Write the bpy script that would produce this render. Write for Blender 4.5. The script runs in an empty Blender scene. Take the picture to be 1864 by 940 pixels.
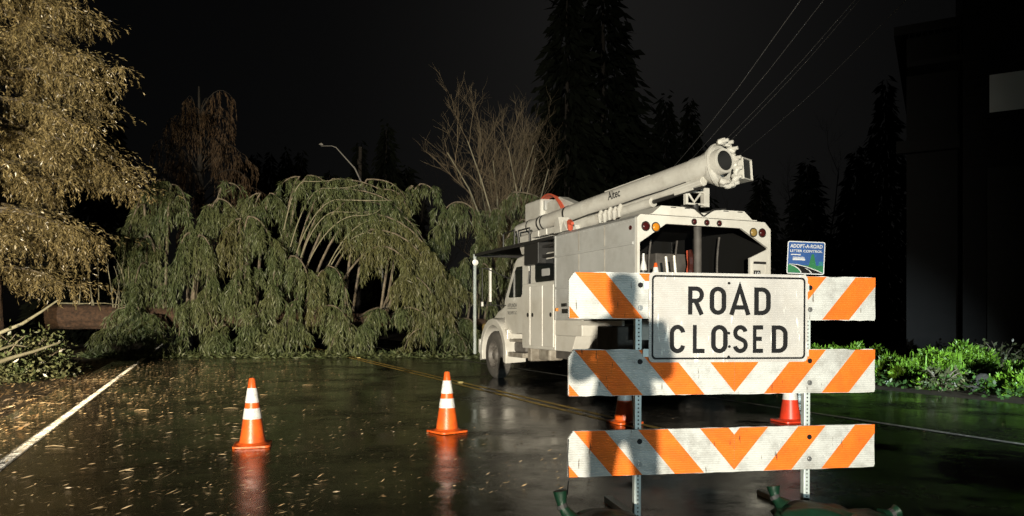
import bpy, bmesh, math, random
import numpy as np
from mathutils import Vector, Matrix

# ------------------------------------------------------------------ camera, world, light, exposure
scene = bpy.context.scene
COL = scene.collection
R = math.radians
F, CX, HZ, EYE = 1346.0, 932.0, 583.0, 1.30      # focal length and horizon of the photograph (pixels), eye height (m)

cam_data = bpy.data.cameras.new("camera")
cam_data.sensor_width = 36.0
cam_data.lens = 36.0 * F / 1864.0
cam_data.shift_y = (HZ - 470.0) / 1864.0
cam_data.clip_start = 0.05
cam_data.clip_end = 2000.0
cam = bpy.data.objects.new("camera", cam_data)
cam.location = (0, 0, EYE)
cam.rotation_euler = (R(90), 0, 0)
COL.objects.link(cam)
scene.camera = cam

world = bpy.data.worlds.new("World")
scene.world = world
world.use_nodes = True
wn, wl = world.node_tree.nodes, world.node_tree.links
wn.clear()
w_out = wn.new("ShaderNodeOutputWorld")
w_bg = wn.new("ShaderNodeBackground")
w_sky = wn.new("ShaderNodeTexSky")
w_sky.sky_type = 'NISHITA'
w_sky.sun_disc = False
w_sky.sun_elevation = R(25)
w_sky.sun_rotation = R(8)
w_sky.air_density = 1.0
w_sky.dust_density = 1.5
w_hsv = wn.new("ShaderNodeHueSaturation")
w_hsv.inputs["Saturation"].default_value = 0.28
wl.new(w_sky.outputs[0], w_hsv.inputs["Color"])
wl.new(w_hsv.outputs[0], w_bg.inputs["Color"])
w_bg.inputs["Strength"].default_value = 0.00026
wl.new(w_bg.outputs[0], w_out.inputs[0])

def sun_lamp(energy, elev, rot, angle):
    ld = bpy.data.lights.new("moon", 'SUN')
    ld.energy = energy; ld.angle = R(angle); ld.color = (1.0, 0.97, 0.92)
    o = bpy.data.objects.new("moon", ld)
    d = Vector((math.sin(R(rot)) * math.cos(R(elev)), math.cos(R(rot)) * math.cos(R(elev)), math.sin(R(elev))))
    o.rotation_euler = d.to_track_quat('Z', 'Y').to_euler()
    COL.objects.link(o)
sun_lamp(0.004, 25, 8, 12)

# headlights of the vehicles waiting behind the photographer: the only bright light in the place
def headlight(name, loc, target, watts, half_angle, blend, color, radius=0.07):
    ld = bpy.data.lights.new(name, 'SPOT')
    ld.energy = watts; ld.spot_size = R(half_angle * 2); ld.spot_blend = blend
    ld.color = color; ld.shadow_soft_size = radius
    o = bpy.data.objects.new(name, ld)
    o.location = loc
    o.rotation_euler = (Vector(loc) - Vector(target)).to_track_quat('Z', 'Y').to_euler()
    COL.objects.link(o)
    return o
headlight("headlight_far", (-2.72, -20.0, 1.50), (-5.6, 14.0, 1.6), 76000, 28, 0.92, (1.0, 0.91, 0.74), 0.10)
headlight("headlight_shoulder", (-6.2, -1.2, 0.95), (-11.5, 22.0, 4.6), 32000, 29, 0.75, (1.0, 0.80, 0.50), 0.08)
headlight("headlight_lane", (4.1, -7.0, 1.45), (7.8, 14.0, -0.2), 46000, 9.5, 0.8, (0.80, 0.96, 1.0), 0.08)
headlight("headlight_lane", (2.6, -7.0, 1.45), (1.7, 12.0, 1.8), 2700, 13, 0.85, (0.74, 0.96, 1.0), 0.08)

scene.view_settings.view_transform = 'Standard'
scene.view_settings.look = 'None'
scene.view_settings.exposure = 0.0
scene.view_settings.gamma = 1.0
scene.render.engine = 'CYCLES'
scene.cycles.max_bounces = 5
scene.cycles.diffuse_bounces = 2
scene.cycles.glossy_bounces = 3
scene.cycles.use_denoising = True

# ------------------------------------------------------------------ helpers
def P(px, py, depth):
    """world point of a pixel of the photograph at a depth in metres"""
    return Vector(((px - CX) / F * depth, depth, EYE + (HZ - py) / F * depth))

U = Vector((-0.394, 0.919, 0.0)).normalized()      # the way the road runs
V = Vector((U.y, -U.x, 0.0))                       # across it, to the right
ROAD_ANGLE = math.atan2(-U.x, U.y)

def road(d, t, z=0.0):
    p = V * d + U * t
    return Vector((p.x, p.y, z))

def tag(o, label=None, cat=None, group=None, kind=None):
    if label: o["label"] = label
    if cat: o["category"] = cat
    if group: o["group"] = group
    if kind: o["kind"] = kind
    return o

def empty(name, loc=(0, 0, 0), rz=0.0, label=None, cat=None, group=None):
    o = bpy.data.objects.new(name, None)
    o.empty_display_size = 0.2
    o.location = loc
    o.rotation_euler = (0, 0, rz)
    COL.objects.link(o)
    return tag(o, label, cat, group)

def link(name, me, mat, parent=None):
    o = bpy.data.objects.new(name, me)
    COL.objects.link(o)
    if mat is not None and not me.materials:
        me.materials.append(mat)
    if parent is not None:
        o.parent = parent
    return o

def copy_tree(o, parent=None):
    c = o.copy()
    COL.objects.link(c)
    c.parent = parent
    for ch in list(o.children):
        copy_tree(ch, c)
    return c

class MB:
    """collects simple shapes and links them as one mesh object"""
    def __init__(self):
        self.v, self.f = [], []
    def add(self, vs, fs):
        n = len(self.v)
        self.v += [tuple(p) for p in vs]
        self.f += [tuple(i + n for i in f) for f in fs]
        return self
    def box(self, a, b):
        x0, y0, z0 = a; x1, y1, z1 = b
        vs = [(x0,y0,z0),(x1,y0,z0),(x1,y1,z0),(x0,y1,z0),(x0,y0,z1),(x1,y0,z1),(x1,y1,z1),(x0,y1,z1)]
        return self.add(vs, [(0,3,2,1),(4,5,6,7),(0,1,5,4),(1,2,6,5),(2,3,7,6),(3,0,4,7)])
    def prism(self, poly, axis, a, b):
        """poly: 2-D points; axis 'x': (y,z), 'y': (x,z), 'z': (x,y)"""
        n = len(poly)
        def m(p, c):
            return {'x': (c, p[0], p[1]), 'y': (p[0], c, p[1]), 'z': (p[0], p[1], c)}[axis]
        vs = [m(p, a) for p in poly] + [m(p, b) for p in poly]
        fs = [tuple(range(n))[::-1], tuple(range(n, 2 * n))]
        fs += [(i, (i + 1) % n, n + (i + 1) % n, n + i) for i in range(n)]
        return self.add(vs, fs)
    def ring(self, outer, inner, axis, a, b):
        """frame between two polygons with the same number of points"""
        n = len(outer)
        def m(p, c):
            return {'x': (c, p[0], p[1]), 'y': (p[0], c, p[1]), 'z': (p[0], p[1], c)}[axis]
        vs = [m(p, a) for p in outer] + [m(p, a) for p in inner] + [m(p, b) for p in outer] + [m(p, b) for p in inner]
        fs = []
        for i in range(n):
            j = (i + 1) % n
            fs += [(i, j, n + j, n + i), (2*n + i, 3*n + i, 3*n + j, 2*n + j), (i, 2*n + i, 2*n + j, j), (n + i, n + j, 3*n + j, 3*n + i)]
        return self.add(vs, fs)
    def cyl(self, p0, p1, r0, r1=None, n=16, caps=True):
        r1 = r0 if r1 is None else r1
        return self.tube([p0, p1], [r0, r1], n, caps)
    def tube(self, pts, rad, n=8, caps=True):
        pts = [Vector(p) for p in pts]
        if not isinstance(rad, (list, tuple)):
            rad = [rad] * len(pts)
        vs, fs = [], []
        t0 = (pts[1] - pts[0]).normalized()
        ref = Vector((0, 0, 1)) if abs(t0.z) < 0.9 else Vector((1, 0, 0))
        a = t0.cross(ref).normalized()
        for i, p in enumerate(pts):
            t = (pts[min(i + 1, len(pts) - 1)] - pts[max(i - 1, 0)]).normalized()
            a = (a - t * a.dot(t)).normalized()
            b = t.cross(a)
            for k in range(n):
                w = 2 * math.pi * k / n
                vs.append(p + (a * math.cos(w) + b * math.sin(w)) * rad[i])
        for i in range(len(pts) - 1):
            for k in range(n):
                k2 = (k + 1) % n
                fs.append((i*n + k, i*n + k2, (i+1)*n + k2, (i+1)*n + k))
        if caps:
            fs.append(tuple(range(n))[::-1])
            m = (len(pts) - 1) * n
            fs.append(tuple(range(m, m + n)))
        return self.add(vs, fs)
    def lathe(self, prof, centre, axis, n=20):
        """prof: (distance along axis, radius)"""
        centre = Vector(centre); axis = Vector(axis).normalized()
        return self.tube([centre + axis * d for d, r in prof], [max(r, 1e-4) for d, r in prof], n, True) if _mono(prof) else self._lathe(prof, centre, axis, n)
    def _lathe(self, prof, c, ax, n):
        ref = Vector((0, 0, 1)) if abs(ax.z) < 0.9 else Vector((1, 0, 0))
        a = ax.cross(ref).normalized(); b = ax.cross(a)
        vs, fs = [], []
        for d, r in prof:
            for k in range(n):
                w = 2 * math.pi * k / n
                vs.append(c + ax * d + (a * math.cos(w) + b * math.sin(w)) * max(r, 1e-4))
        for i in range(len(prof) - 1):
            for k in range(n):
                k2 = (k + 1) % n
                fs.append((i*n + k, i*n + k2, (i+1)*n + k2, (i+1)*n + k))
        return self.add(vs, fs)
    def mesh(self, name, smooth=None):
        me = bpy.data.meshes.new(name)
        me.from_pydata(self.v, [], self.f)
        me.validate()
        bm = bmesh.new(); bm.from_mesh(me)
        bmesh.ops.recalc_face_normals(bm, faces=bm.faces)
        bm.to_mesh(me); bm.free()
        if smooth:
            me.polygons.foreach_set("use_smooth", [True] * len(me.polygons))
            me.set_sharp_from_angle(angle=R(smooth))
        return me
    def build(self, name, mat, parent=None, bevel=0.0, smooth=None, seg=2):
        o = link(name, self.mesh(name, smooth), mat, parent)
        if bevel:
            md = o.modifiers.new("bevel", 'BEVEL')
            md.width = bevel; md.segments = seg; md.limit_method = 'ANGLE'; md.angle_limit = R(35)
            md.harden_normals = False
        return o

def _mono(prof):
    return all(prof[i + 1][0] > prof[i][0] + 1e-5 for i in range(len(prof) - 1))

def disc_poly(cx, cy, r, n=20):
    return [(cx + r * math.cos(2 * math.pi * i / n), cy + r * math.sin(2 * math.pi * i / n)) for i in range(n)]

def round_rect(x0, y0, x1, y1, r, n=5):
    out = []
    for cx, cy, a0 in ((x1 - r, y0 + r, -90), (x1 - r, y1 - r, 0), (x0 + r, y1 - r, 90), (x0 + r, y0 + r, 180)):
        for i in range(n + 1):
            a = R(a0 + 90 * i / n)
            out.append((cx + r * math.cos(a), cy + r * math.sin(a)))
    return out

def quads_mesh(name, verts, mat):
    """verts: (k, 4, 3) array of separate quads"""
    k = verts.shape[0]
    me = bpy.data.meshes.new(name)
    me.vertices.add(k * 4)
    me.vertices.foreach_set("co", verts.reshape(-1).astype(np.float32))
    me.loops.add(k * 4)
    me.loops.foreach_set("vertex_index", np.arange(k * 4, dtype=np.int32))
    me.polygons.add(k)
    me.polygons.foreach_set("loop_start", np.arange(0, k * 4, 4, dtype=np.int32))
    me.polygons.foreach_set("loop_total", np.full(k, 4, dtype=np.int32))
    me.update(calc_edges=True)
    me.materials.append(mat)
    return me

def leaves(pos, dirs, ln, wd, rng, bulge=0.45, flat=0.0):
    """diamond leaves: arrays of base points, unit directions, lengths, widths -> (k,4,3)"""
    rnd = rng.normal(size=pos.shape)
    rnd[:, 2] += flat * 3
    side = np.cross(dirs, rnd)
    side /= np.linalg.norm(side, axis=1, keepdims=True) + 1e-9
    mid = pos + dirs * (ln * bulge)[:, None]
    tip = pos + dirs * ln[:, None]
    h = side * (wd * 0.5)[:, None]
    return np.stack([pos, mid + h, tip, mid - h], axis=1)

# ------------------------------------------------------------------ materials
def material(name, base, rough=0.6, metal=0.0, var=None, scale=6.0, bump=0.0, bump_scale=40.0, spec=None,
             island=0.0, coat=0.0, detail=5.0, rough_var=0.0, wave=None, scratch=None, dirt=None, dirt_scale=2.5, dirt_amount=0.5, emit=None):
    """procedural principled material; var: second colour mixed in by noise; island: per-piece brightness variation;
    wave: (direction, scale, strength) ridges; dirt: colour of grime mixed in patches"""
    m = bpy.data.materials.new(name)
    m.use_nodes = True
    nt = m.node_tree; N = nt.nodes; L = nt.links
    b = N["Principled BSDF"]
    b.inputs["Roughness"].default_value = rough
    b.inputs["Metallic"].default_value = metal
    if spec is not None: b.inputs["Specular IOR Level"].default_value = spec
    if coat: b.inputs["Coat Weight"].default_value = coat
    tc = N.new("ShaderNodeTexCoord")
    def noise(sc, det=detail, rgh=0.6):
        n = N.new("ShaderNodeTexNoise")
        n.inputs["Scale"].default_value = sc; n.inputs["Detail"].default_value = det; n.inputs["Roughness"].default_value = rgh
        L.new(tc.outputs["Object"], n.inputs["Vector"])
        return n
    def ramp(src, lo, hi):
        r = N.new("ShaderNodeMapRange")
        r.inputs["From Min"].default_value = lo; r.inputs["From Max"].default_value = hi
        L.new(src, r.inputs["Value"])
        return r.outputs[0]
    def mix(fac, c1, c2):
        x = N.new("ShaderNodeMix"); x.data_type = 'RGBA'
        if isinstance(fac, (int, float)): x.inputs[0].default_value = fac
        else: L.new(fac, x.inputs[0])
        for i, c in ((6, c1), (7, c2)):
            if isinstance(c, tuple): x.inputs[i].default_value = (*c[:3], 1)
            else: L.new(c, x.inputs[i])
        return x.outputs[2]
    col = tuple(base)
    if var is not None:
        col = mix(ramp(noise(scale).outputs["Fac"], 0.35, 0.65), col, tuple(var))
    if dirt is not None:
        d = ramp(noise(dirt_scale, 8.0, 0.7).outputs["Fac"], 0.48, 0.75)
        mm = N.new("ShaderNodeMath"); mm.operation = 'MULTIPLY'; mm.inputs[1].default_value = dirt_amount
        L.new(d, mm.inputs[0])
        col = mix(mm.outputs[0], col, tuple(dirt))
    if scratch is not None:
        mp = N.new("ShaderNodeMapping"); mp.inputs["Scale"].default_value = (34, 34, 5.5); mp.inputs["Rotation"].default_value = (0, R(33), 0)
        L.new(tc.outputs["Object"], mp.inputs["Vector"])
        ns = N.new("ShaderNodeTexNoise"); ns.inputs["Scale"].default_value = 1.0; ns.inputs["Detail"].default_value = 3.0
        L.new(mp.outputs[0], ns.inputs["Vector"])
        col = mix(ramp(ns.outputs["Fac"], 0.665, 0.70), col, tuple(scratch))
    if island:
        g = N.new("ShaderNodeNewGeometry")
        hs = N.new("ShaderNodeHueSaturation")
        mr = N.new("ShaderNodeMapRange")
        mr.inputs["To Min"].default_value = 1 - island; mr.inputs["To Max"].default_value = 1 + island
        L.new(g.outputs["Random Per Island"], mr.inputs["Value"])
        L.new(mr.outputs[0], hs.inputs["Value"])
        if isinstance(col, tuple): hs.inputs["Color"].default_value = (*col, 1)
        else: L.new(col, hs.inputs["Color"])
        col = hs.outputs[0]
    if isinstance(col, tuple): b.inputs["Base Color"].default_value = (*col, 1)
    else: L.new(col, b.inputs["Base Color"])
    if rough_var:
        rr = N.new("ShaderNodeMapRange")
        rr.inputs["From Min"].default_value = 0.3; rr.inputs["From Max"].default_value = 0.7
        rr.inputs["To Min"].default_value = max(0.02, rough - rough_var); rr.inputs["To Max"].default_value = min(1, rough + rough_var)
        L.new(noise(scale * 0.7).outputs["Fac"], rr.inputs["Value"])
        L.new(rr.outputs[0], b.inputs["Roughness"])
    last = None
    if wave:
        w = N.new("ShaderNodeTexWave"); w.bands_direction = wave[0]
        w.inputs["Scale"].default_value = wave[1]; w.inputs["Distortion"].default_value = 0.25
        w.inputs["Detail Scale"].default_value = 0.6
        L.new(tc.outputs["Object"], w.inputs["Vector"])
        bp = N.new("ShaderNodeBump"); bp.inputs["Strength"].default_value = wave[2]; bp.inputs["Distance"].default_value = 0.01
        L.new(w.outputs["Fac"], bp.inputs["Height"]); last = bp
    if bump:
        bp = N.new("ShaderNodeBump"); bp.inputs["Strength"].default_value = bump; bp.inputs["Distance"].default_value = 0.02
        L.new(noise(bump_scale).outputs["Fac"], bp.inputs["Height"])
        if last: L.new(last.outputs[0], bp.inputs["Normal"])
        last = bp
    if last: L.new(last.outputs[0], b.inputs["Normal"])
    if emit:
        b.inputs["Emission Color"].default_value = (*emit[0], 1); b.inputs["Emission Strength"].default_value = emit[1]
    return m

M = {}
def mk(name, *a, **k):
    M[name] = material(name, *a, **k)
mk("bark_red", (0.085, 0.048, 0.030), 0.9, var=(0.03, 0.019, 0.014), scale=9, bump=0.9, bump_scale=14)
mk("bark_grey", (0.20, 0.17, 0.13), 0.85, var=(0.10, 0.085, 0.065), scale=6, bump=0.6, bump_scale=20)
mk("bark_pale", (0.27, 0.26, 0.19), 0.6, var=(0.20, 0.19, 0.13), scale=5, bump=0.4, bump_scale=25)
mk("bark_twig", (0.17, 0.142, 0.095), 0.8, var=(0.11, 0.085, 0.055), scale=0.6)
mk("bark_dark", (0.018, 0.015, 0.012), 0.9, bump=0.4)
mk("cedar_green", (0.066, 0.094, 0.040), 0.5, var=(0.098, 0.112, 0.048), scale=0.8, island=0.28)
mk("cedar_olive", (0.088, 0.100, 0.040), 0.5, var=(0.105, 0.105, 0.044), scale=0.9, island=0.3)
mk("cedar_gold", (0.20, 0.160, 0.078), 0.34, var=(0.13, 0.108, 0.050), scale=1.2, island=0.6)
mk("weeping_brown", (0.060, 0.034, 0.014), 0.8, var=(0.04, 0.025, 0.012), scale=0.6, island=0.4)
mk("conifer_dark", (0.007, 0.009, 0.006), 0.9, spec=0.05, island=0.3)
mk("shrub_green", (0.06, 0.085, 0.035), 0.35, var=(0.10, 0.10, 0.05), scale=3, island=0.5)
mk("cover_green", (0.15, 0.29, 0.020), 0.45, var=(0.075, 0.17, 0.018), scale=1.4, island=0.45)
mk("ivy_green", (0.045, 0.10, 0.02), 0.35, var=(0.03, 0.06, 0.02), scale=1.5, island=0.5)
mk("stone", (0.045, 0.042, 0.038), 0.9, var=(0.025, 0.025, 0.022), scale=4, bump=0.6, bump_scale=9)
mk("soil", (0.055, 0.038, 0.022), 0.85, var=(0.11, 0.075, 0.038), scale=1.7, bump=1.0, bump_scale=12, detail=9)
mk("litter", (0.24, 0.18, 0.10), 0.5, var=(0.17, 0.11, 0.055), scale=1.5, island=0.7)
mk("litter_dark", (0.10, 0.06, 0.025), 0.6, var=(0.06, 0.04, 0.02), scale=1.5, island=0.6)
mk("stick", (0.36, 0.28, 0.17), 0.5, var=(0.22, 0.15, 0.08), scale=10)
mk("white_line", (0.80, 0.78, 0.72), 0.6, var=(0.62, 0.60, 0.54), scale=9, dirt=(0.10, 0.08, 0.06), dirt_scale=3.5, dirt_amount=0.6, bump=1.0, bump_scale=28)
mk("dull_white", (0.30, 0.29, 0.26), 0.6, var=(0.16, 0.15, 0.14), scale=7, dirt=(0.05, 0.045, 0.04), dirt_scale=3, dirt_amount=0.9)  # duller, greyer white with dark patches
mk("yellow_line", (0.46, 0.31, 0.05), 0.6, var=(0.28, 0.19, 0.035), scale=7, dirt=(0.04, 0.035, 0.03), dirt_scale=4, dirt_amount=0.8, bump=1.0, bump_scale=28)
mk("marker", (0.75, 0.62, 0.25), 0.25)
mk("cone_orange", (0.80, 0.135, 0.018), 0.38, var=(0.66, 0.095, 0.014), scale=9, dirt=(0.14, 0.05, 0.03), dirt_scale=7, dirt_amount=0.55, bump=0.12, bump_scale=30)
mk("cone_red", (0.72, 0.05, 0.018), 0.38, var=(0.60, 0.04, 0.014), scale=9, dirt=(0.14, 0.05, 0.03), dirt_scale=7, dirt_amount=0.5)
mk("cone_white", (0.72, 0.72, 0.70), 0.35, dirt=(0.16, 0.13, 0.11), dirt_scale=22, dirt_amount=0.65)
mk("sheet_white", (0.50, 0.51, 0.49), 0.36, var=(0.40, 0.41, 0.40), scale=5, wave=('Z', 22.0, 0.7), scratch=(0.13, 0.11, 0.09), dirt=(0.18, 0.16, 0.13), dirt_scale=5, dirt_amount=0.6, bump=0.15, bump_scale=30, spec=0.4)
mk("sheet_orange", (0.74, 0.165, 0.018), 0.45, var=(0.66, 0.125, 0.015), scale=4, wave=('Z', 22.0, 0.7), scratch=(0.16, 0.045, 0.015), dirt=(0.25, 0.07, 0.02), dirt_scale=6, dirt_amount=0.45, bump=0.15, bump_scale=30, spec=0.4)
mk("sign_white", (0.46, 0.45, 0.43), 0.24, var=(0.37, 0.36, 0.345), scale=4, wave=('Z', 26.0, 0.6), scratch=(0.75, 0.74, 0.70), dirt=(0.28, 0.24, 0.19), dirt_scale=7, dirt_amount=0.35, bump=0.12, bump_scale=26)
mk("sign_black", (0.006, 0.006, 0.0065), 0.6, spec=0.15)
mk("galvanised", (0.50, 0.55, 0.53), 0.45, metal=0.35, var=(0.38, 0.43, 0.42), scale=12)
mk("hole_shade", (0.015, 0.016, 0.016), 0.9)  # dark tone stands in for shade inside holes and tube ends
mk("bolt_steel", (0.45, 0.45, 0.44), 0.3, metal=0.9)
mk("sandbag", (0.002, 0.019, 0.009), 0.5, spec=0.25, var=(0.002, 0.013, 0.006), scale=5, bump=0.5, bump_scale=14)
mk("cord_black", (0.015, 0.015, 0.015), 0.7)
mk("truck_white", (0.70, 0.68, 0.62), 0.28, coat=0.25, var=(0.62, 0.60, 0.54), scale=1.5, dirt=(0.36, 0.31, 0.23), dirt_scale=1.8, dirt_amount=0.4, bump=0.03, bump_scale=6)
mk("truck_grey", (0.46, 0.46, 0.44), 0.45, var=(0.39, 0.39, 0.37), scale=1.6, dirt=(0.22, 0.20, 0.17), dirt_scale=2.0, dirt_amount=0.45, bump=0.04, bump_scale=5)
mk("truck_dirty", (0.42, 0.39, 0.33), 0.6, var=(0.22, 0.19, 0.15), scale=3, dirt=(0.10, 0.08, 0.06), dirt_scale=3, dirt_amount=0.7)
mk("chassis", (0.10, 0.09, 0.08), 0.7, var=(0.05, 0.045, 0.04), scale=4)
mk("bay_shade", (0.008, 0.008, 0.0075), 0.9, spec=0.15)  # near-black tone puts the bay's shade into its inner faces
mk("black_steel", (0.022, 0.021, 0.020), 0.5)
mk("rubber", (0.075, 0.07, 0.064), 0.75, var=(0.12, 0.11, 0.095), scale=5, bump=0.3, bump_scale=20)
mk("rim", (0.20, 0.185, 0.165), 0.55, var=(0.10, 0.09, 0.08), scale=8)
mk("glass", (0.010, 0.012, 0.013), 0.06, spec=0.6)
mk("lamp_red", (0.055, 0.008, 0.008), 0.2)
mk("lamp_amber", (0.62, 0.22, 0.015), 0.25)
mk("lamp_tan", (0.30, 0.20, 0.06), 0.25)
mk("boom_white", (0.60, 0.585, 0.53), 0.42, var=(0.52, 0.50, 0.45), scale=2.2, dirt=(0.26, 0.23, 0.18), dirt_scale=3, dirt_amount=0.45, bump=0.05, bump_scale=10)
mk("hose_red", (0.55, 0.10, 0.05), 0.45)
mk("lettering", (0.02, 0.02, 0.022), 0.5)
mk("letter_white", (0.75, 0.77, 0.78), 0.45)
mk("adopt_blue", (0.006, 0.075, 0.31), 0.4, var=(0.008, 0.095, 0.35), scale=4)
mk("adopt_green", (0.006, 0.20, 0.065), 0.4, var=(0.008, 0.17, 0.055), scale=5)
mk("adopt_tree", (0.012, 0.20, 0.24), 0.4)
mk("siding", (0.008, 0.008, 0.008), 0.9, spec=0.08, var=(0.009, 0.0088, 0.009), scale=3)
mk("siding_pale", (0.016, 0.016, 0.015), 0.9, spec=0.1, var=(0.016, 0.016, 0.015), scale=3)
mk("curtain", (0.60, 0.62, 0.58), 0.3)
mk("concrete", (0.16, 0.155, 0.145), 0.8, var=(0.11, 0.105, 0.10), scale=5, bump=0.4, bump_scale=25)
mk("coat_dark", (0.03, 0.03, 0.035), 0.8)
mk("wire", (0.75, 0.75, 0.75), 0.5)
mk("pole_steel", (0.26, 0.26, 0.25), 0.45)

def wet_asphalt():
    m = bpy.data.materials.new("wet_asphalt"); m.use_nodes = True
    nt = m.node_tree; N = nt.nodes; L = nt.links
    b = N["Principled BSDF"]
    tc = N.new("ShaderNodeTexCoord")
    def noise(sc, det, rgh=0.6):
        n = N.new("ShaderNodeTexNoise"); n.inputs["Scale"].default_value = sc
        n.inputs["Detail"].default_value = det; n.inputs["Roughness"].default_value = rgh
        L.new(tc.outputs["Object"], n.inputs["Vector"]); return n
    def mr(src, a, bb, c, d):
        r = N.new("ShaderNodeMapRange")
        for k, val in zip(("From Min", "From Max", "To Min", "To Max"), (a, bb, c, d)): r.inputs[k].default_value = val
        L.new(src, r.inputs["Value"]); return r.outputs[0]
    big = noise(0.55, 7, 0.68); mid = noise(5.0, 6, 0.7); fine = noise(95.0, 3, 0.6)
    wet = mr(big.outputs["Fac"], 0.42, 0.60, 0.0, 1.0)          # 1 = damp rough patch, 0 = film of water
    mx = N.new("ShaderNodeMix"); mx.data_type = 'RGBA'
    L.new(mr(mid.outputs["Fac"], 0.35, 0.7, 0, 1), mx.inputs[0])
    mx.inputs[6].default_value = (0.005, 0.0048, 0.0046, 1); mx.inputs[7].default_value = (0.015, 0.0140, 0.0125, 1)
    L.new(mx.outputs[2], b.inputs["Base Color"])
    r1 = mr(wet, 0, 1, 0.05, 0.26)
    ad = N.new("ShaderNodeMath"); ad.operation = 'ADD'
    L.new(r1, ad.inputs[0]); L.new(mr(mid.outputs["Fac"], 0.45, 0.75, 0.0, 0.09), ad.inputs[1])
    L.new(ad.outputs[0], b.inputs["Roughness"])
    b.inputs["Specular IOR Level"].default_value = 0.38
    b1 = N.new("ShaderNodeBump"); b1.inputs["Distance"].default_value = 0.004
    L.new(mr(wet, 0, 1, 0.10, 0.55), b1.inputs["Strength"])
    L.new(fine.outputs["Fac"], b1.inputs["Height"])
    b2 = N.new("ShaderNodeBump"); b2.inputs["Distance"].default_value = 0.02; b2.inputs["Strength"].default_value = 0.07
    L.new(mid.outputs["Fac"], b2.inputs["Height"]); L.new(b1.outputs[0], b2.inputs["Normal"])
    L.new(b2.outputs[0], b.inputs["Normal"])
    return m
M["asphalt"] = wet_asphalt()
# ------------------------------------------------------------------ ground, road, markings
def sheet(name, pts, z, mat):
    me = bpy.data.meshes.new(name)
    me.from_pydata([(p[0], p[1], z) for p in pts], [], [tuple(range(len(pts)))])
    return link(name, me, mat)

tag(sheet("ground", [(-500, -60), (500, -60), (500, 700), (-500, 700)], -0.012, M["soil"]), kind="structure")
def strip(name, d0, d1, t0, t1, z, mat):
    return sheet(name, [road(d0, t0), road(d1, t0), road(d1, t1), road(d0, t1)], z, mat)
D_LEFT, D_YEL, D_RIGHT, D_EDGE = -1.60, 5.00, 7.95, 11.75
tag(strip("road", -2.35, D_EDGE, -40, 160, 0.0, M["asphalt"]), kind="structure")

def marking(name, d, w, t0, t1, mat, label, seed, bars=None, bars_from=3.0):
    """painted line with ragged edges"""
    rg = random.Random(seed)
    n = 160
    ts = [t0 + (t1 - t0) * (i / n) ** 1.6 for i in range(n + 1)]
    L_ = [road(d - w / 2 + rg.uniform(-.006, .006), t, 0.004) for t in ts]
    R_ = [road(d + w / 2 + rg.uniform(-.006, .006), t, 0.004) for t in ts]
    mb = MB(); mb.v = [tuple(p) for p in L_ + R_]
    mb.f = [(i, n + 1 + i, n + 2 + i, i + 1) for i in range(n)]
    if bars:                                              # raised bars added to catch headlights as reflective paint would
        t = max(t0, bars_from)                                # no bars nearer, so the unlit near stretch stays dark
        while t < 45:
            e = bars[1] * rg.uniform(.5, 1.15); k = w / 2 - .012
            if rg.random() > .06:
                a, b_ = [road(d + s_ * k * rg.uniform(.7, 1), t) for s_ in (-1, 1)]
                f = U * .03
                mb.add([(a.x, a.y, .004), (b_.x, b_.y, .004), (b_.x, b_.y, .004 + e), (a.x, a.y, .004 + e), (a.x + f.x, a.y + f.y, .0042), (b_.x + f.x, b_.y + f.y, .0042)],
                       [(0, 1, 2, 3), (3, 2, 5, 4)])
            t += bars[0] * rg.uniform(.8, 1.2)
    o = link(name, mb.mesh(name), mat)
    return tag(o, label, "road marking", kind="structure")
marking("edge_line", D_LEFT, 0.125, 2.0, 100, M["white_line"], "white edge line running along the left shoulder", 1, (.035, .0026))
marking("centre_line", D_YEL - 0.11, 0.10, 6.0, 120, M["yellow_line"], "left stripe of the double yellow centre line", 2, (.06, .0011), 9.5)  # both yellow stripes start late, leaving out the unlit near stretch
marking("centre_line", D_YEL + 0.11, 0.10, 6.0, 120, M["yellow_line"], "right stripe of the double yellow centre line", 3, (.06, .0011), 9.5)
marking("edge_line", D_RIGHT, 0.10, -2.0, 120, M["dull_white"], "thin white edge line on the right, under the truck", 4, (.08, .0007))

def road_marker(p, label):
    mb = MB()
    a, b_, h = 0.055, 0.03, 0.02
    mb.add([(-a, -a, 0), (a, -a, 0), (a, a, 0), (-a, a, 0), (-a * .8, -b_, h), (a * .8, -b_, h), (a * .8, b_, h), (-a * .8, b_, h)],
           [(0,3,2,1),(4,5,6,7),(0,1,5,4),(1,2,6,5),(2,3,7,6),(3,0,4,7)])
    o = mb.build("road_marker", M["marker"], None, bevel=0.004)
    o.location = (p.x, p.y, 0.005); o.rotation_euler = (0, 0, ROAD_ANGLE)
    tag(o, label, "road marker", "raised markers on the centre line")
def ground_at(px, py):
    dep = EYE * F / (py - HZ)
    return P(px, py, dep)
road_marker(ground_at(838, 697), "small raised yellow reflector on the centre line right of the middle cone")
road_marker(ground_at(653, 652), "small raised reflector at the far end of the yellow centre line")

# ------------------------------------------------------------------ curves and foliage
def bez2(a, c, b, n):
    return [(a * (1 - t) ** 2 + c * (2 * t * (1 - t)) + b * t * t) for t in [i / (n - 1) for i in range(n)]]

def limb_path(root, peak, tip, n=9):
    c1 = Vector((root.x * .55 + peak.x * .45, root.y * .6 + peak.y * .4, root.z * .1 + peak.z * .9))
    c1.z = max(c1.z, root.z + 0.8 * (peak.z - root.z))
    c2 = Vector((tip.x * .75 + peak.x * .25, tip.y * .6 + peak.y * .4, peak.z - 0.02))
    return bez2(root, c1, peak, n) + bez2(peak, c2, tip, n)[1:]

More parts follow.
